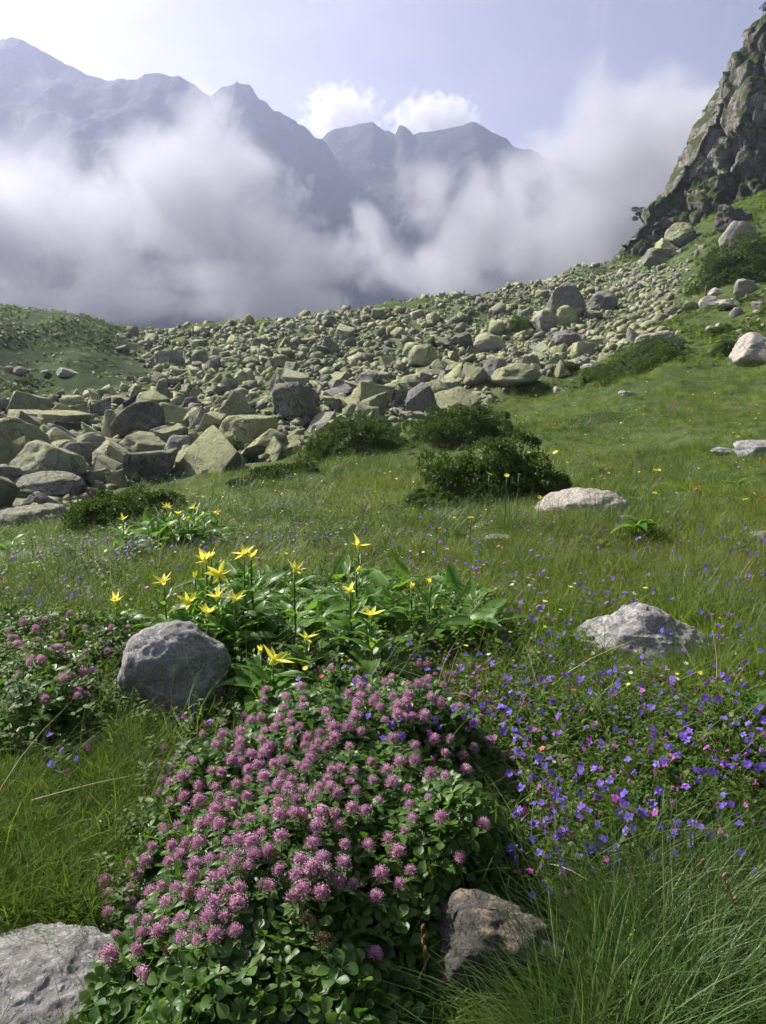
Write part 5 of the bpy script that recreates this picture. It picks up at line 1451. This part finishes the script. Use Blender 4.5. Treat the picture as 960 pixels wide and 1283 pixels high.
# ------------------------------------------------------------------ small wild flowers
def wild(mat, rr, n, h):
    g = Geo()
    for k in range(n):
        a = k * 6.283 / n
        leaf_shape(g, (0, 0, h), (math.cos(a), math.sin(a), 0.25), (0, 0, 1), rr, rr * 0.8, 0.1, 2, 0.1, 0.8)
    me_g = g
    tube(me_g, [(0, 0, 0), (0, 0, h / 2), (0, 0, h)], 0.0012, 3, 1)
    return me_g.mesh('wild_flower', [M[mat], M['stem']])
WILD = [wild('violet', 0.012, 5, 0.12), wild('magenta', 0.012, 5, 0.12), wild('yellow', 0.014, 6, 0.16), wild('red', 0.013, 5, 0.15), wild('white', 0.011, 5, 0.10)]
x, y, r = wedge(8500, 1.4, 28, 36)
k = clear_of(x, y) & (sd(x, y, CLOVER) < 0) & (sd(x, y, LONGZ) < 0) & (scree_mask(x, y) < 0.15) & (sd(x, y, YELZ) < 0)
for (a, b, q_) in SH: k &= np.hypot(x - a, y - b) > q_ * 1.1
x, y, r = x[k], y[k], r[k]
f1 = fbm(x * 0.7, y * 0.7, 0, 3, 77)
k = f1 + rng.normal(0, 0.35, len(x)) > -0.05
x, y, r = x[k], y[k], r[k]; n = len(x)
u = rng.uniform(0, 1, n)
rightm = (y > 6)
vid = np.where(rightm, np.select([u < 0.22, u < 0.42, u < 0.62, u < 0.86], [0, 1, 2, 3], 4), np.select([u < 0.50, u < 0.68, u < 0.73, u < 0.76], [0, 1, 2, 3], 4))
scatter('meadow_flowers', np.stack([x, y, G(x, y)], -1), eul(n, 0.3), (0.55 + r * 0.05) * rng.uniform(0.6, 1.15, n), vid, WILD)
xa, ya = fill(DEWZ, 520); xb, yb, rb = wedge(1500, 1.9, 7, 36)
k = (xb < -0.12 * yb) & (sd(xb, yb, YELZ) < 0) & (fbm(xb * 1.3, yb * 1.3, 0, 2, 59) > -0.1)
x, y = np.concatenate([xa, xb[k]]), np.concatenate([ya, yb[k]]); k = clear_of(x, y) & (sd(x, y, CLOVER) < 0); x, y = x[k], y[k]; n = len(x)
scatter('tiny_white_flowers', np.stack([x, y, G(x, y) - 0.03], -1), eul(n, 0.3), rng.uniform(0.3, 0.6, n), np.full(n, 4), WILD)
def little(label, px, py, h, mi, s, group):
    p, ok = hit(px, py, h); p = p[0]
    root = thing('wild_flower', label, 'flower', (p[0], p[1], float(G(p[0], p[1]))), rng.uniform(0, 6), group)
    st = link('stem', CSTEM[0], root); st.scale = (2.2, 2.2, h)
    bl = link('bloom', WB[mi], root, (0, 0, h)); bl.scale = (s * 0.72,) * 3; bl.rotation_euler = (0.5, rng.normal(0, 0.3), 0)
def blo(mat, n):
    g = Geo()
    for k in range(n):
        a = k * 6.283 / n
        leaf_shape(g, (0, 0, 0), (math.cos(a), math.sin(a), 0.3), (0, 0, 1), 0.02, 0.014, 0.1, 3, 0.1, 0.8)
    return g.mesh('bloom', [M[mat]])
WB = [blo('yellow', 8), blo('red', 5), blo('magenta', 6)]
for px, py, s, lab in [(662, 568, 1.9, 'yellow blossom leading the row on the juniper'), (678, 567, 2.1, 'yellow blossom in the middle of the juniper row'), (696, 567, 2.2, 'yellow blossom ending the row on the juniper'), (624, 581, 1.6, 'yellow blossom inside the biggest juniper'), (613, 594, 2.0, 'large yellow blossom low on the biggest juniper'), (635, 596, 1.3, 'pale yellow blossom low by the biggest juniper'), (710, 579, 1.3, 'yellow blossom hanging at the juniper shadow edge'), (650, 594, 1.0, 'tiny pale blossom at the foot of the biggest juniper'), (590, 649, 1.4, 'yellow blossom in the grass in front of the juniper'), (676, 623, 1.2, 'yellow blossom beside the cream boulder tip')]:
    little(lab, px, py, 0.34 if py < 600 else 0.2, 0, s, 'yellow blossoms at the biggest juniper')
for px, py in [(752, 535), (736, 529), (772, 527), (778, 530), (922, 530), (927, 531), (919, 542), (925, 547), (951, 518), (890, 549), (821, 589), (826, 589), (864, 527), (820, 618), (944, 618), (934, 626), (650, 529), (655, 529)]:
    little('small yellow flower in the far meadow ' + ('near the smooth grey stone' if px > 880 else 'beyond the cream boulder' if py > 560 else 'behind the biggest juniper'), px, py, 0.2, 0, 1.3, 'small yellow flowers of the far meadow')
for px, py in [(866, 538), (948, 507), (905, 510), (912, 518), (818, 517), (827, 516), (803, 518), (757, 583), (753, 597), (878, 609), (872, 613), (952, 622), (545, 570), (528, 585), (690, 520), (668, 521)]:
    little('small red flower in the far meadow ' + ('near the smooth grey stone' if px > 860 else 'near the junipers' if px < 700 else 'behind the cream boulder'), px, py, 0.18, 1, 1.3, 'small red flowers of the far meadow')
g = Geo(); r_ = np.random.default_rng(5)
for k in range(40):
    a = r_.uniform(0, 6.28); z = k / 40 * 0.16
    leaf_shape(g, (0.004 * math.cos(a), 0.004 * math.sin(a), z), (math.cos(a), math.sin(a), 0.5), (0, 0, 1), 0.03, 0.02, 0.1, 2, 0.1, 0.8)
SPK = g.mesh('bloom', [M['magenta']])
for px, py, lab in [(840, 512, 'tall purple flower spike leaning in the upper meadow'), (836, 520, 'short purple flower spike beside the tall one')]:
    p, ok = hit(px, py, 0.12); p = p[0]
    root = thing('purple_spike_flower', lab, 'flower', (p[0], p[1], float(G(p[0], p[1]))), 0, None)
    st = link('stem', CSTEM[0], root); st.scale = (3, 3, 0.2)
    b = link('bloom', SPK, root, (0, 0, 0.13)); b.rotation_euler = (0, 0.5, 0)

# dry stalks
def stalk(label, px0, py0, px1, py1, h, mat, name, rad_=0.0016, heads=0, flat=False):
    p0, _ = hit(px0, py0, 0.0 if not flat else 0.06); p0 = p0[0]
    if flat: p1, _ = hit(px1, py1, h); p1 = p1[0]
    else: p1 = at(px1, py1, p0[1] + 0.02)
    g = Geo(); s = np.linspace(0, 1, 9)[:, None]; r_ = np.random.default_rng(int(px0))
    L = np.linalg.norm(p1 - p0)
    pts = (p1 - p0) * s + np.concatenate([np.sin(s * 3.1) * 0.04 * L, 0 * s, np.sin(s * 3.1) * 0.03 * L], 1)
    tube(g, pts, rad_ * (1.2 - 0.7 * s[:, 0]), 5)
    root = link(name, None, loc=p0)
    tag(root, label, 'dry stalk')
    link('stem', g.mesh('stem', [M[mat]]), root)
    for k in range(heads):
        f = 1 - k * 0.09; i = f * 8; q = pts[int(i)]
        g2 = Geo(); tube(g2, [(0, 0, 0), (0.002, 0, 0.005), (0.003, 0.001, 0.010)], [0.001, 0.0032, 0.0008], 5)
        o = link('seed_head', g2.mesh('seed_head', [M[mat]]), root, q); o.rotation_euler = (r_.normal(0, 0.5), r_.normal(0, 0.5), 0)
stalk('reddish dry stalk with brown seed heads in the long grass', 938, 1225, 905, 1098, 0, 'dry', 'dry_stalk', 0.0019, 6)
stalk('slim reddish stalk crossing the long grass behind the seed headed one', 900, 1180, 880, 1085, 0, 'dry', 'dry_stalk', 0.0014, 3)
stalk('pale dry straw lying slantwise across the dewy grass', 40, 1003, 166, 972, 0.07, 'straw', 'dry_straw', 0.0014, 0, True)
stalk('brown stalk standing at the picture edge above the dewy grass', 24, 972, 20, 922, 0, 'dry', 'dry_stalk', 0.0016, 2)
stalk('dark thin stalk rising from the dewy grass by the clover', 33, 1110, 18, 1042, 0, 'dry', 'dry_stalk', 0.0014, 1)
stalk('red brown stalk bending beside the crusted rock', 530, 1250, 528, 1165, 0, 'dry', 'dry_stalk', 0.0014, 4)
stalk('thin yellowish stalk upright beside the humped boulder', 896, 880, 893, 790, 0, 'straw', 'dry_straw', 0.0018, 0)
stalk('pale straw leaning in grass below the cream boulder', 748, 690, 726, 660, 0, 'straw', 'dry_straw', 0.0035, 0)
# stake
p0, _ = hit(883, 378); p0 = p0[0]; top = at(883, 359, p0[1])
g = Geo(); tube(g, [(0, 0, -0.1), (0.01, 0, (top[2] - p0[2]) * 0.5), (0, 0, top[2] - p0[2])], [0.06, 0.05, 0.045], 6)
o = link('wooden_stake', g.mesh('wooden_stake', [M['bark']]), loc=p0); tag(o, 'thin dark weathered stake standing on the slope among stones', 'stake')

# pines on the cliff
def pine(label, base, crowns, rad_, seed):
    """base and crown clumps as world points"""
    r_ = np.random.default_rng(seed); base = np.array(base)
    root = thing('pine_tree', label, 'tree', base, 0, 'stunted pines on the cliff')
    g = Geo(); cs = [np.array(c) - base for c in crowns]
    top = max(cs, key=lambda c: c[2])
    s = np.linspace(0, 1, 6)[:, None]
    trunk = s * top + np.concatenate([0.10 * np.sin(s * 5) * abs(top[2]) * 0.4, 0 * s, 0 * s], 1)
    tube(g, trunk, 0.10 * (1.15 - s[:, 0]), 6)
    for c in cs:
        st = trunk[2]; tube(g, st + (c - st) * np.linspace(0, 1, 4)[:, None], [0.06, 0.05, 0.04, 0.02], 5)
    link('trunk', g.mesh('trunk', [M['bark']]), root)
    for c, rr in zip(cs, rad_):
        n = 150; U = r_.normal(size=(n, 3)); U /= np.linalg.norm(U, axis=1)[:, None]
        P = c + U * (r_.uniform(0.25, 1, (n, 1)) ** 0.5) * np.array([rr, rr, rr * 0.55]) * (1 + 0.35 * fbm(U[:, 0] * 2, U[:, 1] * 2, U[:, 2] * 2, 2, seed))[:, None]
        d = U + r_.normal(0, 0.6, (n, 3)) + np.array([0, 0, 0.4]); d /= np.linalg.norm(d, axis=1)[:, None]
        sv = np.cross(d, r_.normal(size=(n, 3))); sv /= np.linalg.norm(sv, axis=1)[:, None]
        L = 0.17; V = np.stack([P, P + d * L * 0.5 - sv * 0.045, P + d * L, P + d * L * 0.5 + sv * 0.045], 1).reshape(-1, 3)
        link('crown', mesh_np('crown', V, [np.arange(len(V)).reshape(-1, 4)], [M['pine']], smooth=False), root)
pine('crooked little pine jutting from the lower cliff edge', at(806, 279, 89), [at(796, 262, 89), at(805, 263, 89), at(796, 274, 89), at(800, 268, 89)], [0.36, 0.44, 0.30, 0.26], 3)
pine('small pine at the cliff top corner cut by the picture edge', at(963, 26, 92), [at(959, 8, 92), at(963, 14, 92)], [0.5, 0.6], 4)
pine('tiny dark pine shrub on the upper cliff rim', at(945, 48, 90), [at(939, 42, 90), at(942, 45, 90)], [0.32, 0.32], 5)
